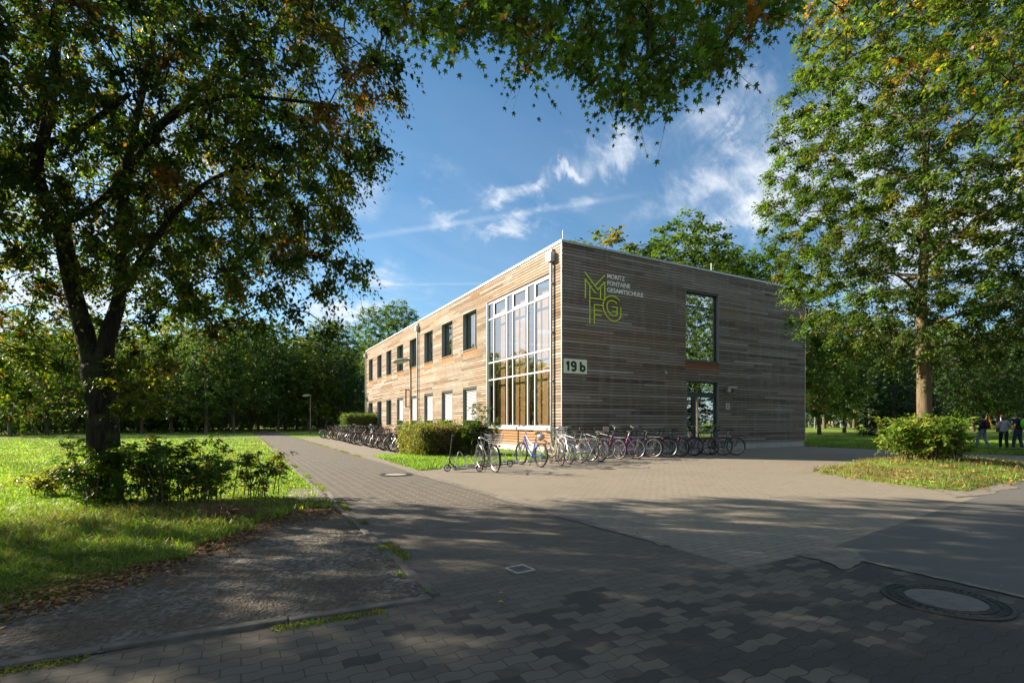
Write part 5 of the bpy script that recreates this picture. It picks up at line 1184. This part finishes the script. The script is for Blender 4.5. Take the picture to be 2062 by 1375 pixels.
# long row along the path ---------------------------------------------------
hv = math.degrees(math.atan2(VD.y, VD.x))
M['darkrim'] = simple('dark_rim', (.06, .06, .065), .4, .5)
pr = [bicycle('bicycle', COLS['black'], 'diamond', None, True, 'black', bars='flat', rim='darkrim'), bicycle('bicycle', COLS['grey'], 'mtb', None, False, False, fat=.028, bars='flat', rim='darkrim', light=False, refl=False),
      bicycle('bicycle', COLS['dgreen'], 'step', 'box', True, True, bars='swept', rim='darkrim', refl=False), bicycle('bicycle', COLS['copper'], 'diamond', None, True, 'black', bars='flat')]
desc = ['black trekking bicycle', 'dark grey mountain bike', 'dark step-through bicycle with basket', 'copper brown bicycle']
ordn = ['nearest the hedge', 'second from the hedge', 'third from the hedge', 'fourth from the hedge', 'fifth from the hedge', 'sixth from the hedge', 'seventh from the hedge', 'eighth from the hedge', 'ninth from the hedge', 'tenth from the hedge', 'eleventh from the hedge', 'twelfth from the hedge', 'tenth from the far lamp', 'ninth from the far lamp', 'eighth from the far lamp', 'seventh from the far lamp', 'sixth from the far lamp', 'fifth from the far lamp', 'fourth from the far lamp', 'third from the far lamp', 'second from the far lamp', 'nearest the far lamp']
used_b = set(); rg = random.Random(23)
seq = [0, 1, 3, 0, 1, 2, 0, 3, 1, 0, 2, 0, 1, 0, 3, 0, 2, 1, 0, 1, 3, 0]
us = [21.15, 22.0, 22.7, 23.6, 24.6, 25.4, 26.3, 27.3, 28.0, 29.0, 30.2, 31.2, 32.4, 33.3, 34.6, 35.8, 36.8, 38.2, 39.6, 41, 43.0, 45.0]
for i, (k, u) in enumerate(zip(seq, us)):
    t = pr[k]
    if k in used_b: t = copy_tree(t)
    used_b.add(k); p = UV(u+rg.uniform(-.1, .1), 5.95+rg.uniform(-.08, .25)); 
    setbike(t, p, hv+rg.uniform(-9, 7), desc[k]+' in the long row, '+ordn[i], rg.uniform(-6, 6), 'bicycles in the long row between path and long facade')
# street lamps ------------------------------------------------------------------
M['lamppole'] = simple('weathered_lamp_pole', (.23, .15, .09), .6, .3, var=.3, vs=3)
M['lamphead'] = simple('lamp_head', (.42, .36, .28), .5, .2)
M['lampglass'] = simple('lamp_diffuser', (.62, .60, .52), .35)
def lamp(pos, rz, label, box):
    root = empty('street_lamp', (pos.x, pos.y, 0), rz, label, 'street lamp', 'street lamps beside the path'); H = 4.35
    m = MB(); m.tube([(0, 0, -.05), (0, 0, 1.2), (0, 0, 1.21), (0, 0, H)], [.075, .07, .055, .045], 12); m.tube([(0, 0, H-.25), (0, 0, H+.04)], .065, 12); m.build('pole', M['lamppole'], root, smooth=True)
    m = MB(); prof = [(0.02, .10), (.30, .08), (.40, .03), (.41, 0), (.39, -.02)]
    Mx = Matrix.Translation((-.50, 0, H+.02))@Matrix.Rotation(R_(-8), 4, 'Y')@Matrix.Diagonal((1.1, .72, 1, 1))
    m.lathe(prof, Mx, 24); m.tube([(-.1, 0, H+.04), (.05, 0, H)], .045, 8); m.build('lamp_head', M['lamphead'], root, smooth=False)
    m = MB(); m.lathe([(.37, -.021), (.30, -.10), (.12, -.14), (.01, -.15)], Mx, 24); m.build('lamp_diffuser', M['lampglass'], root, smooth=True)
    if box:
        m = MB(); x = -.26; m.box(x, x+.05, -.04, .04, 2.05, 2.95).box(-.055, x+.05, -.025, .025, 2.88, 2.93).box(-.055, x+.05, -.025, .025, 2.07, 2.12)
        m.build('sign_bracket', M['lamppole'], root)
    return root
pn = at(827, HY, 24.9); pn.z = 0; lamp(pn, 0, 'street lamp with rust brown pole and oval head in front of the long facade', True)
pf = G(625, 872.7); lamp(pf, 0, 'smaller looking street lamp far down the path at the end of the bicycle row', False)

# playground, hoops, house glimpses ------------------------------------------------
def plain(x, y, z=0): return Vector((x, y, z))
p = at(2003, HY, 84); root = empty('swing_frame', (p.x, p.y, 0), .25, 'yellow timber swing frame on the playground at the far right', 'swing')
m = MB()
for x in (-1.6, 1.6): m.tube([(x-1.1, 0, 0), (x, 0, 3.0), (x+.02, 0, 3.02)], .11, 8); m.tube([(x+1.1, 0, 0), (x, .05, 3.0)], .11, 8)
m.build('legs', paint('swing_yellow', (.62, .33, .04)), root); m = MB(); m.tube([(-1.6, 0, 3.0), (1.6, 0, 3.0)], .10, 8); m.build('top_beam', paint('swing_yellow', (.62, .33, .04)), root)
p = at(2035, HY, 76); root = empty('goal_frame', (p.x, p.y, 0), .1, 'white goal frame beside the yellow swing', 'goal')
m = MB(); m.box(-1.7, -1.55, -.06, .06, 0, 2.0).box(1.55, 1.7, -.06, .06, 0, 2.0).box(-1.549, 1.549, -.06, .06, 1.86, 2.0); m.build('posts', M['whiteframe'], root)
def hoop(px, Y, label):
    p = at(px, HY, Y); root = empty('basketball_hoop', (p.x, p.y, 0), -.5, label, 'basketball hoop', 'basketball hoops on the far lawn')
    m = MB(); m.tube([(.2, .5, 0), (.2, .5, 2.6), (0, .05, 3.2)], .08, 8); m.build('pole', M['zinc'], root); m = MB(); m.box(-.9, .9, -.02, .02, 2.75, 3.85); m.build('backboard', simple('backboard', (.35, .37, .36), .6), root)
    m = MB(); m.torus((0, -.27, 3.0), .23, .012, 'Z', 16, 5); m.build('ring', M['red'], root)
hoop(1638, 88, 'basketball hoop just past the right end of the building'); hoop(1748, 88, 'basketball hoop in front of the dark conifers')
# sandy playground strip
a = at(1900, HY, 92); s_ = sheet('playground_sand', [(a.x-6, a.y-3), (a.x+30, a.y-4), (a.x+30, a.y+7), (a.x-6, a.y+8)], .035, M['sand'])
# small pale house behind the wood on the left
p = at(678, HY, 102); root = empty('small_house', (p.x, p.y, 0), .3, 'small pale house glimpsed between trunks beyond the far lamp', 'house')
m = MB(); m.box(-4, 4, 0, 5, 0, 2.8); m.build('wall', simple('pale_render', (.45, .46, .48), .8), root)
m = MB(); m.add([(-4.3, -.4, 2.8), (4.3, -.4, 2.8), (4.3, 5.4, 2.8), (-4.3, 5.4, 2.8), (-4.3, 2.5, 4.6), (4.3, 2.5, 4.6)], [(0, 1, 5, 4), (2, 3, 4, 5), (0, 4, 3), (1, 2, 5), (3, 2, 1, 0)]); m.build('roof', simple('tile_roof', (.14, .06, .04), .8), root)
for x in (-2.5, 0, 2.5): m = MB(); m.box(x-.5, x+.5, -.03, .0, .9, 2.1); m.build('window', M['anth'], root)
p = at(140, HY, 78); root = empty('parked_car', (p.x, p.y, 0), .2, 'white car roof glimpsed over the bushes at the far left', 'car')
m = MB(); pf_ = [(-2.1, .3), (-2.1, .85), (-1.5, .95), (-.9, 1.45), (.7, 1.48), (1.4, 1.0), (2.1, .85), (2.15, .3)]
m.add([(x, y, z) for y in (-.85, .85) for x, z in pf_], [tuple(range(7, -1, -1)), tuple(range(8, 16))]+[(i, (i+1) % 8, 8+(i+1) % 8, 8+i) for i in range(8)]); m.build('body', M['whiteframe'], root, bevel=.08)
m = MB()
for x in (-1.3, 1.3):
    for y in (-.86, .80): m.lathe([(.32, 0), (.32, .07)], Matrix.Translation((x, y, .32))@Matrix.Rotation(R_(-90), 4, 'X'), 14)
for i, f in enumerate([0]): m.build('wheels', M['rubber'], root)
m = MB(); m.add([(-1.42, -.862, 1.0), (1.2, -.862, 1.02), (.65, -.862, 1.38), (-.85, -.862, 1.36)], [(0, 1, 2, 3)]); m.build('window', M['anth'], root)

# ------------------------------------------------------------------ people
M['skin'] = simple('skin', (.52, .30, .21), .5, var=.05)
def fabric(n, c):
    k = 'cloth_'+n
    if k not in M: M[k] = simple(k, c, .85, var=.2, vs=25, bump=.3)
    return M[k]
def skinned(name, pts, edges, radii, m, parent, root=0, lv=2):
    me = bpy.data.meshes.new(name); me.from_pydata([tuple(p) for p in pts], edges, []); o = mkobj(name, me, m, parent)
    s = o.modifiers.new('skin', 'SKIN'); s.use_smooth_shade = True
    for i, r in enumerate(radii): sv_ = me.skin_vertices[0].data[i]; sv_.radius = (r if hasattr(r, '__len__') else (r, r)); sv_.use_root = (i == root)
    sb = o.modifiers.new('sub', 'SUBSURF'); sb.levels = lv; sb.render_levels = lv; return o
def person(loc, rz, H, label, top, legs, hair, step=.25, arms='hang', hairr=1., shoes='black', bag=None, group=None, lv=2, tall_top=True, bare=True):
    root = empty('person', loc, rz, label, 'person', group); k = H/1.75
    V = lambda x, y, z: Vector((x*k, y*k, z*k))                     # y forward
    hipz = .92; fl = V(-.09, step*.5, .09); fr = V(.09, -step*.5, .09)
    kl = V(-.095, step*.38, .50); kr = V(.095, -step*.08, .50)
    if arms == 'hang': el, er, hl, hr = V(-.25, -.03, 1.13), V(.25, -.03, 1.13), V(-.25, .06, .88), V(.25, .06, .88)
    elif arms == 'pocket': el, er, hl, hr = V(-.30, -.06, 1.15), V(.30, -.06, 1.15), V(-.20, .08, .98), V(.20, .08, .98)
    else: el, er, hl, hr = V(-.25, -.02, 1.14), V(.26, .0, 1.14), V(-.14, .22, 1.18), V(.14, .22, 1.16)
    pts = [V(0, 0, hipz), V(0, -.01, 1.12), V(0, -.01, 1.33), V(0, 0, 1.46), V(0, .01, 1.53), V(0, .02, 1.60), V(0, .02, 1.69),
           V(-.10, 0, hipz-.04), kl, fl, fl+V(0, .13, -.05), V(.10, 0, hipz-.04), kr, fr, fr+V(0, .13, -.05),
           V(-.17, 0, 1.41), el, hl, V(.17, 0, 1.41), er, hr]
    ed = [(0, 1), (1, 2), (2, 3), (3, 4), (4, 5), (5, 6), (0, 7), (7, 8), (8, 9), (9, 10), (0, 11), (11, 12), (12, 13), (13, 14), (3, 15), (15, 16), (16, 17), (3, 18), (18, 19), (19, 20)]
    ra = [(.13, .095), (.12, .085), (.145, .095), (.09, .07), .05, .075, .078, .085, .055, .038, .035, .085, .055, .038, .035, .055, .040, .028, .055, .040, .028]
    ra = [((r[0]*k, r[1]*k) if hasattr(r, '__len__') else r*k) for r in ra]
    body = skinned('body', pts, ed, ra, M['skin'], root, 0, lv)
    # hands: palm with five fingers
    for sgn, e_, h_ in ((-1, el, hl), (1, er, hr)):
        d = (h_-e_).normalized(); sd = d.cross(Vector((sgn, 0, 0))); sd = sd.normalized() if sd.length > .1 else Vector((0, 1, 0)); q = [h_, h_+d*.075*k]; es = [(0, 1)]; rs = [.022*k, .026*k]
        for i, (o_, L_) in enumerate(((-.026, .055), (-.009, .07), (.009, .074), (.026, .066))):
            a = h_+d*.085*k+sd*o_*k; b_ = a+d*L_*.55*k+Vector((-sgn*.006, 0, 0))*k; c_ = b_+d*L_*.45*k+Vector((-sgn*.016, 0, 0))*k; n = len(q); q += [a, b_, c_]; es += [(1, n), (n, n+1), (n+1, n+2)]; rs += [.010*k, .009*k, .008*k]
        a = h_+d*.03*k-sd*.03*k; b_ = a+d*.045*k-sd*.018*k; n = len(q); q += [a, b_]; es += [(0, n), (n, n+1)]; rs += [.011*k, .009*k]
        if lv > 1: skinned('hand', q, es, rs, M['skin'], body, 0, 1)
    # clothes
    z_hem = .80
    cp_ = [V(0, 0, z_hem), V(0, -.01, 1.12), V(0, -.01, 1.33), V(0, 0, 1.45), V(-.17, 0, 1.41), el if not bare else V(-.17, 0, 1.41).lerp(el, .75), V(.17, 0, 1.41), er if not bare else V(.17, 0, 1.41).lerp(er, .75)]
    ce = [(0, 1), (1, 2), (2, 3), (3, 4), (4, 5), (3, 6), (6, 7)]; cr = [(.172, .135), (.158, .122), (.165, .115), (.085, .075), .070, .058, .070, .058]
    if not bare: cp_ += [el.lerp(hl, .9), er.lerp(hr, .9)]; ce += [(5, 8), (7, 9)]; cr += [.044, .044]
    skinned('top', cp_, ce, [((r[0]*k, r[1]*k) if hasattr(r, '__len__') else r*k) for r in cr], top, root, 0, lv)
    tp = [V(0, 0, hipz+.13), V(-.10, 0, hipz-.06), kl, fl+V(0, 0, .02), V(.10, 0, hipz-.06), kr, fr+V(0, 0, .02)]
    skinned('trousers', tp, [(0, 1), (1, 2), (2, 3), (0, 4), (4, 5), (5, 6)], [((r[0]*k, r[1]*k) if hasattr(r, '__len__') else r*k) for r in [(.14, .11), .10, .073, .062, .10, .073, .062]], legs, root, 0, lv)
    for f_ in (fl, fr): skinned('shoe', [f_+V(0, -.05, -.04), f_+V(0, .05, -.045), f_+V(0, .17, -.055)], [(0, 1), (1, 2)], [.045*k, .045*k, .036*k], M[shoes], root, 1, lv)
    m = MB(); m.ell((0, 0, 1.655*k), (.088*k*hairr, .10*k*hairr, .105*k*hairr), 14, 10); m.ell((0, -.02*k, 1.63*k), (.085*k*hairr, .092*k*hairr, .11*k*hairr), 14, 10)
    vs = m.v; m.v = [(x, y-.012*k, z) for x, y, z in vs]; m.build('hair', hair, root, smooth=True)
    if lv > 1:
        m = MB()
        for s in (-1, 1): m.ell((s*.085*k, .015*k, 1.615*k), (.012*k, .02*k, .032*k), 8, 6)
        m.ell((0, .105*k, 1.61*k), (.013*k, .02*k, .024*k), 8, 6); m.build('face_features', M['skin'], body, smooth=True)
        m = MB()
        for s in (-1, 1): m.ell((s*.03*k, .093*k, 1.64*k), (.012*k, .006*k, .007*k), 8, 6)
        m.tube([(-.02*k, .093*k, 1.568*k), (.02*k, .093*k, 1.568*k)], .004*k, 5); m.build('eyes_mouth', M['black'], body)
    return root
def backpack(pr_, k, mt, label):
    # worn on the back: its own object, placed against the person
    m = MB(); Mx = pr_.matrix_basis
    pr_loc = Matrix.Translation(pr_.location)@Matrix.Rotation(pr_.rotation_euler[2], 4, 'Z')
    root = empty('backpack', pr_.location, pr_.rotation_euler[2], label, 'backpack')
    m.ell((0, -.21*k, 1.22*k), (.155*k, .085*k, .22*k), 16, 10); m.build('bag', mt, root, smooth=True)
    m = MB(); m.ell((0, -.275*k, 1.13*k), (.11*k, .045*k, .10*k), 12, 8); m.build('front_pocket', mt, root, smooth=True)
    m = MB()
    for s in (-1, 1): m.tube([(s*.09*k, -.16*k, 1.40*k), (s*.11*k, -.04*k, 1.49*k), (s*.12*k, .10*k, 1.38*k), (s*.12*k, .13*k, 1.20*k), (s*.11*k, -.10*k, 1.05*k)], .018*k, 6)
    m.build('straps', M['black'], root); return root
a_ = G(1979, 903.5); p1 = person((a_.x, a_.y, .022), R_(20), 1.70, 'person in dark jacket and faded jeans walking away across the right lawn', fabric('navy_black', (.012, .013, .018)), fabric('jeans', (.16, .20, .29)), fabric('hair_dark', (.015, .012, .01)), .42, 'hang', 1.04, bare=False)
backpack(p1, 1.70/1.75, fabric('plum', (.05, .012, .02)), 'small dark reddish backpack on the person in faded jeans')
a_ = G(2050, 907.6); p2 = person((a_.x, a_.y, .022), R_(12), 1.76, 'person in black T-shirt and dark trousers with cropped hair at the right edge', fabric('black', (.012, .012, .013)), fabric('dark_blue', (.02, .03, .06)), fabric('hair_crop', (.05, .04, .032)), .25, 'hang', .98)
backpack(p2, 1.78/1.75, fabric('green', (.12, .55, .03)), 'bright green backpack on the person at the right edge')
a_ = G(2041, 907.); p3 = person((a_.x-.12, a_.y+.35, .022), R_(-30), 1.62, 'person in pale grey T-shirt half hidden by the one with the green backpack', fabric('pale_grey', (.32, .34, .42)), fabric('black', (.012, .012, .013)), fabric('hair_grey', (.07, .065, .06)), .3, 'front', 1.06)
a_ = at(1793, HY, 25); person((a_.x, a_.y, .022), R_(30), 1.46, 'child with dark hair and blue T-shirt behind the island bush', fabric('blue', (.02, .07, .22)), fabric('black', (.012, .012, .013)), fabric('hair_dark', (.015, .012, .01)), .2, 'front', 1.04)
far = [(1671, 'person with orange brown top in the far group, leftmost', (.45, .22, .12), (.60, .50, .36), 1.68), (1677, 'person with white top in the far group on the lawn edge', (.60, .58, .55), (.45, .42, .42), 1.7), (1683, 'person in dark coat with light shoes in the far group', (.03, .03, .04), (.02, .02, .03), 1.66),
       (1694, 'person in green jacket and light jeans near the far tree trunk', (.05, .22, .10), (.42, .55, .65), 1.74), (1698, 'person in pale blue top and light jeans near the far tree trunk', (.35, .42, .52), (.45, .55, .62), 1.7), (1709, 'person in dark blue top with light shorts right of the far tree trunk', (.03, .035, .12), (.50, .42, .36), 1.64),
       (1629, 'person in blue shirt just past the building end on the far lawn', (.10, .18, .35), (.25, .22, .2), 1.4), (1913, 'person with white and dark top walking on the playground sand', (.55, .50, .45), (.50, .42, .30), 1.68), (2027, 'person in bright green top by the far goal frame', (.15, .60, .30), (.5, .35, .35), 1.6)]
for i, (x, lb, c1, c2, H) in enumerate(far):
    Y = [108, 108, 107, 108, 109, 108, 106, 86, 74][i]; p = at(x, HY, Y)
    person((p.x, p.y, .035), R_(random.uniform(0, 360)), H, lb, fabric('far%d' % i, c1), fabric('farl%d' % i, c2), fabric('hair_brown', (.06, .035, .02)), .2, ['hang', 'front', 'hang'][i % 3], 1., lv=1)
SUNE = 5.0; EXPO = 1.56; CLOUD = .375
# ------------------------------------------------------------------ sky, sun, camera
SUN = Vector((-.955, .298, 0)).normalized(); EL = R_(25)
wd_ = bpy.data.worlds.new('World'); SC.world = wd_; wd_.use_nodes = True; wt_ = wd_.node_tree; wt_.nodes.clear()
class WN(NT):
    def __init__(s, tree): s.t = tree
w = WN(wt_); wo = w.n('ShaderNodeOutputWorld')
sky = w.n('ShaderNodeTexSky'); sky.sky_type = 'NISHITA'; sky.sun_disc = False; sky.sun_elevation = EL; sky.sun_rotation = math.atan2(SUN.x, SUN.y)
sky.altitude = 50; sky.air_density = 1.0; sky.dust_density = .6; sky.ozone_density = 2.5
tc = w.n('ShaderNodeTexCoord'); D = (tc, 'Generated')
def vm(op, a, b=None, out=0):
    x = w.n('ShaderNodeVectorMath', _operation=op); w.set(x, 'i0', a)
    if b is not None: w.set(x, 'i1', b)
    return x
sx = w.n('ShaderNodeSeparateXYZ', Vector=D)
zc = w.math('MAXIMUM', w.math('ADD', (sx, 2), .12), .06)
px_ = w.math('DIVIDE', (sx, 0), zc); py_ = w.math('DIVIDE', (sx, 1), zc)
# wind-combed coordinates
A_ = R_(52)
ua = w.math('ADD', w.math('MULTIPLY', px_, math.cos(A_)), w.math('MULTIPLY', py_, math.sin(A_)))
va = w.math('SUBTRACT', w.math('MULTIPLY', py_, math.cos(A_)), w.math('MULTIPLY', px_, math.sin(A_)))
cb = w.n('ShaderNodeCombineXYZ'); w.set(cb, 'X', w.math('MULTIPLY', ua, .8)); w.set(cb, 'Y', w.math('MULTIPLY', va, 2.2))
n1 = w.n('ShaderNodeTexNoise', Vector=cb, Scale=1.6, Detail=9, Roughness=.62, Distortion=.9)
n3 = w.n('ShaderNodeTexNoise', Vector=cb, Scale=7.0, Detail=8, Roughness=.65, Distortion=.6)
n2 = w.n('ShaderNodeTexNoise', Vector=D, Scale=11.0, Detail=6, Roughness=.65, Distortion=.5)
dist = vm('SCALE', vm('SUBTRACT', (n2, 1), (.5, .5, .5))); dist.inputs['Scale'].default_value = .16
Dd = vm('ADD', D, dist)
blobs = [(1035, 393, 75, 32, .8), (1050, 452, 95, 24, .7), (1240, 298, 115, 46, .62), (1560, 330, 110, 120, .75), (1140, 340, 40, 16, .6), (1430, 372, 135, 60, .6), (1530, 425, 150, 62, .85), (1470, 285, 90, 26, .55), (1480, 210, 130, 60, .6),
         (725, 385, 70, 60, .5), (770, 560, 60, 40, .6), (690, 640, 110, 34, .85), (870, 335, 50, 40, .28), (860, 395, 30, 18, .45), (900, 435, 60, 22, .45), (1700, 330, 150, 190, .8), (1900, 480, 250, 160, .75),
         (120, 560, 260, 170, .85), (300, 300, 300, 150, .5), (620, 560, 120, 60, .5), (1320, 420, 120, 40, .25), (820, 600, 90, 24, .3), (1150, 420, 60, 20, .35)]
acc = None
for bx_, by_, rw, rh, s in blobs:
    d = Vector(((bx_-CX)/FPX, 1, (HY-by_)/FPX)).normalized(); right = Vector((d.y, -d.x, 0)).normalized(); up = right.cross(d).normalized()
    L_ = 1/math.sqrt(1+((bx_-CX)/FPX)**2+((HY-by_)/FPX)**2)
    aw, ah = rw/FPX*L_, rh/FPX*L_
    q = vm('SUBTRACT', Dd, tuple(d))
    ca, sa = math.cos(R_(12)), math.sin(R_(12)); rr = right*ca+up*sa; uu = up*ca-right*sa
    e1 = vm('DOT_PRODUCT', q, tuple(rr/aw)); e2 = vm('DOT_PRODUCT', q, tuple(uu/ah))
    front = vm('DOT_PRODUCT', q, tuple(d/.6))
    g_ = w.math('ADD', w.math('MULTIPLY', (e1, 1), (e1, 1)), w.math('MULTIPLY', (e2, 1), (e2, 1)))
    g_ = w.math('ADD', g_, w.math('MULTIPLY', (front, 1), (front, 1)))
    k = w.math('MULTIPLY', w.math('EXPONENT', w.math('MULTIPLY', g_, -1.1)), s)
    acc = k if acc is None else w.math('MAXIMUM', acc, k)
# clouds elsewhere in the sky (left, right and behind)
els = w.math('MAXIMUM', w.n('ShaderNodeMapRange', i0=(sx, 1), i1=.55, i2=.2, i3=0., i4=.6), w.n('ShaderNodeMapRange', i0=(sx, 0), i1=-.52, i2=-.78, i3=0., i4=1.0))
acc = w.math('MAXIMUM', acc, els)
tex = w.math('ADD', w.math('MULTIPLY', (n1, 0), .75), w.math('MULTIPLY', (n3, 0), .65))
dens = w.math('MULTIPLY', acc, w.math('MULTIPLY_ADD', tex, 2.3, -.80))
cl = w.n('ShaderNodeMapRange', i0=dens, i1=.10, i2=.95); cl.interpolation_type = 'SMOOTHSTEP'
# thin veil near the horizon
veil = w.math('MULTIPLY', w.n('ShaderNodeMapRange', i0=(sx, 2), i1=.62, i2=.0, i3=0., i4=.33), w.math('MULTIPLY_ADD', (n1, 0), 1.6, -.3))
def trail(p1, p2, wpx, s):
    a = Vector(((p1[0]-CX)/FPX, 1, (HY-p1[1])/FPX)).normalized(); b = Vector(((p2[0]-CX)/FPX, 1, (HY-p2[1])/FPX)).normalized()
    n = a.cross(b).normalized(); m = (a+b).normalized(); half = math.cos(a.angle(b)/2)
    dd = vm('SCALE', vm('SUBTRACT', (n3, 1), (.5, .5, .5))); dd.inputs['Scale'].default_value = .006
    q = vm('DOT_PRODUCT', vm('ADD', D, dd), tuple(n)); c_ = vm('DOT_PRODUCT', D, tuple(m))
    e = w.n('ShaderNodeMapRange', i0=w.math('ABSOLUTE', (q, 1)), i1=wpx/FPX, i2=0.0); e.interpolation_type = 'SMOOTHSTEP'
    f = w.n('ShaderNodeMapRange', i0=(c_, 1), i1=half-.012, i2=half+.03)
    return w.math('MULTIPLY', w.math('MULTIPLY', e, f), w.math('MULTIPLY', (n3, 0), s))
t1 = trail((640, 492), (1270, 395), 8, .32); t2 = trail((700, 574), (1000, 571), 4, .55)
tot = w.math('MINIMUM', w.math('ADD', w.math('ADD', w.math('MULTIPLY', cl, .95), veil), w.math('ADD', t1, t2)), .92)
SKYS = .052
b1 = w.n('ShaderNodeBackground', Strength=SKYS); w.set(b1, 'Color', w.mix(1.0, (sky, 0), (.68, 1.02, 1.12), 'MULTIPLY'))
b2 = w.n('ShaderNodeBackground', Strength=CLOUD); w.set(b2, 'Color', (.86, .92, 1.0))
mx = w.n('ShaderNodeMixShader'); w.set(mx, 'i0', tot); w.set(mx, 'i1', b1); w.set(mx, 'i2', b2)
wt_.links.new(mx.outputs[0], wo.inputs[0])
wd_.cycles.sampling_method = 'MANUAL'; wd_.cycles.sample_map_resolution = 512
sl_ = bpy.data.lights.new('sun', 'SUN'); sl_.energy = SUNE; sl_.angle = R_(.5); sl_.color = (1, .86, .68)
so = bpy.data.objects.new('sun', sl_); COL.objects.link(so); dv = Vector((SUN.x*math.cos(EL), SUN.y*math.cos(EL), math.sin(EL)))
so.rotation_euler = dv.to_track_quat('Z', 'Y').to_euler(); so.location = (-20, 10, 30)
cd = bpy.data.cameras.new('camera'); co = bpy.data.objects.new('camera', cd); COL.objects.link(co); SC.camera = co
co.location = (0, 0, CAM_H); co.rotation_euler = (R_(90), 0, 0); cd.sensor_width = 36; cd.lens = FPX/2062*36; cd.shift_y = (HY-687.5)/2062; cd.clip_end = 2000; cd.clip_start = .05
SC.view_settings.view_transform = 'Standard'; SC.view_settings.look = 'None'; SC.view_settings.exposure = EXPO; SC.view_settings.gamma = 1
SC.cycles.max_bounces = 8; SC.cycles.transparent_max_bounces = 12; SC.cycles.diffuse_bounces = 3; SC.cycles.glossy_bounces = 4; SC.cycles.transmission_bounces = 4
SC.cycles.use_adaptive_sampling = True; SC.cycles.adaptive_threshold = .02
SC.cycles.caustics_reflective = False; SC.cycles.caustics_refractive = False
SC.cycles.use_denoising = True
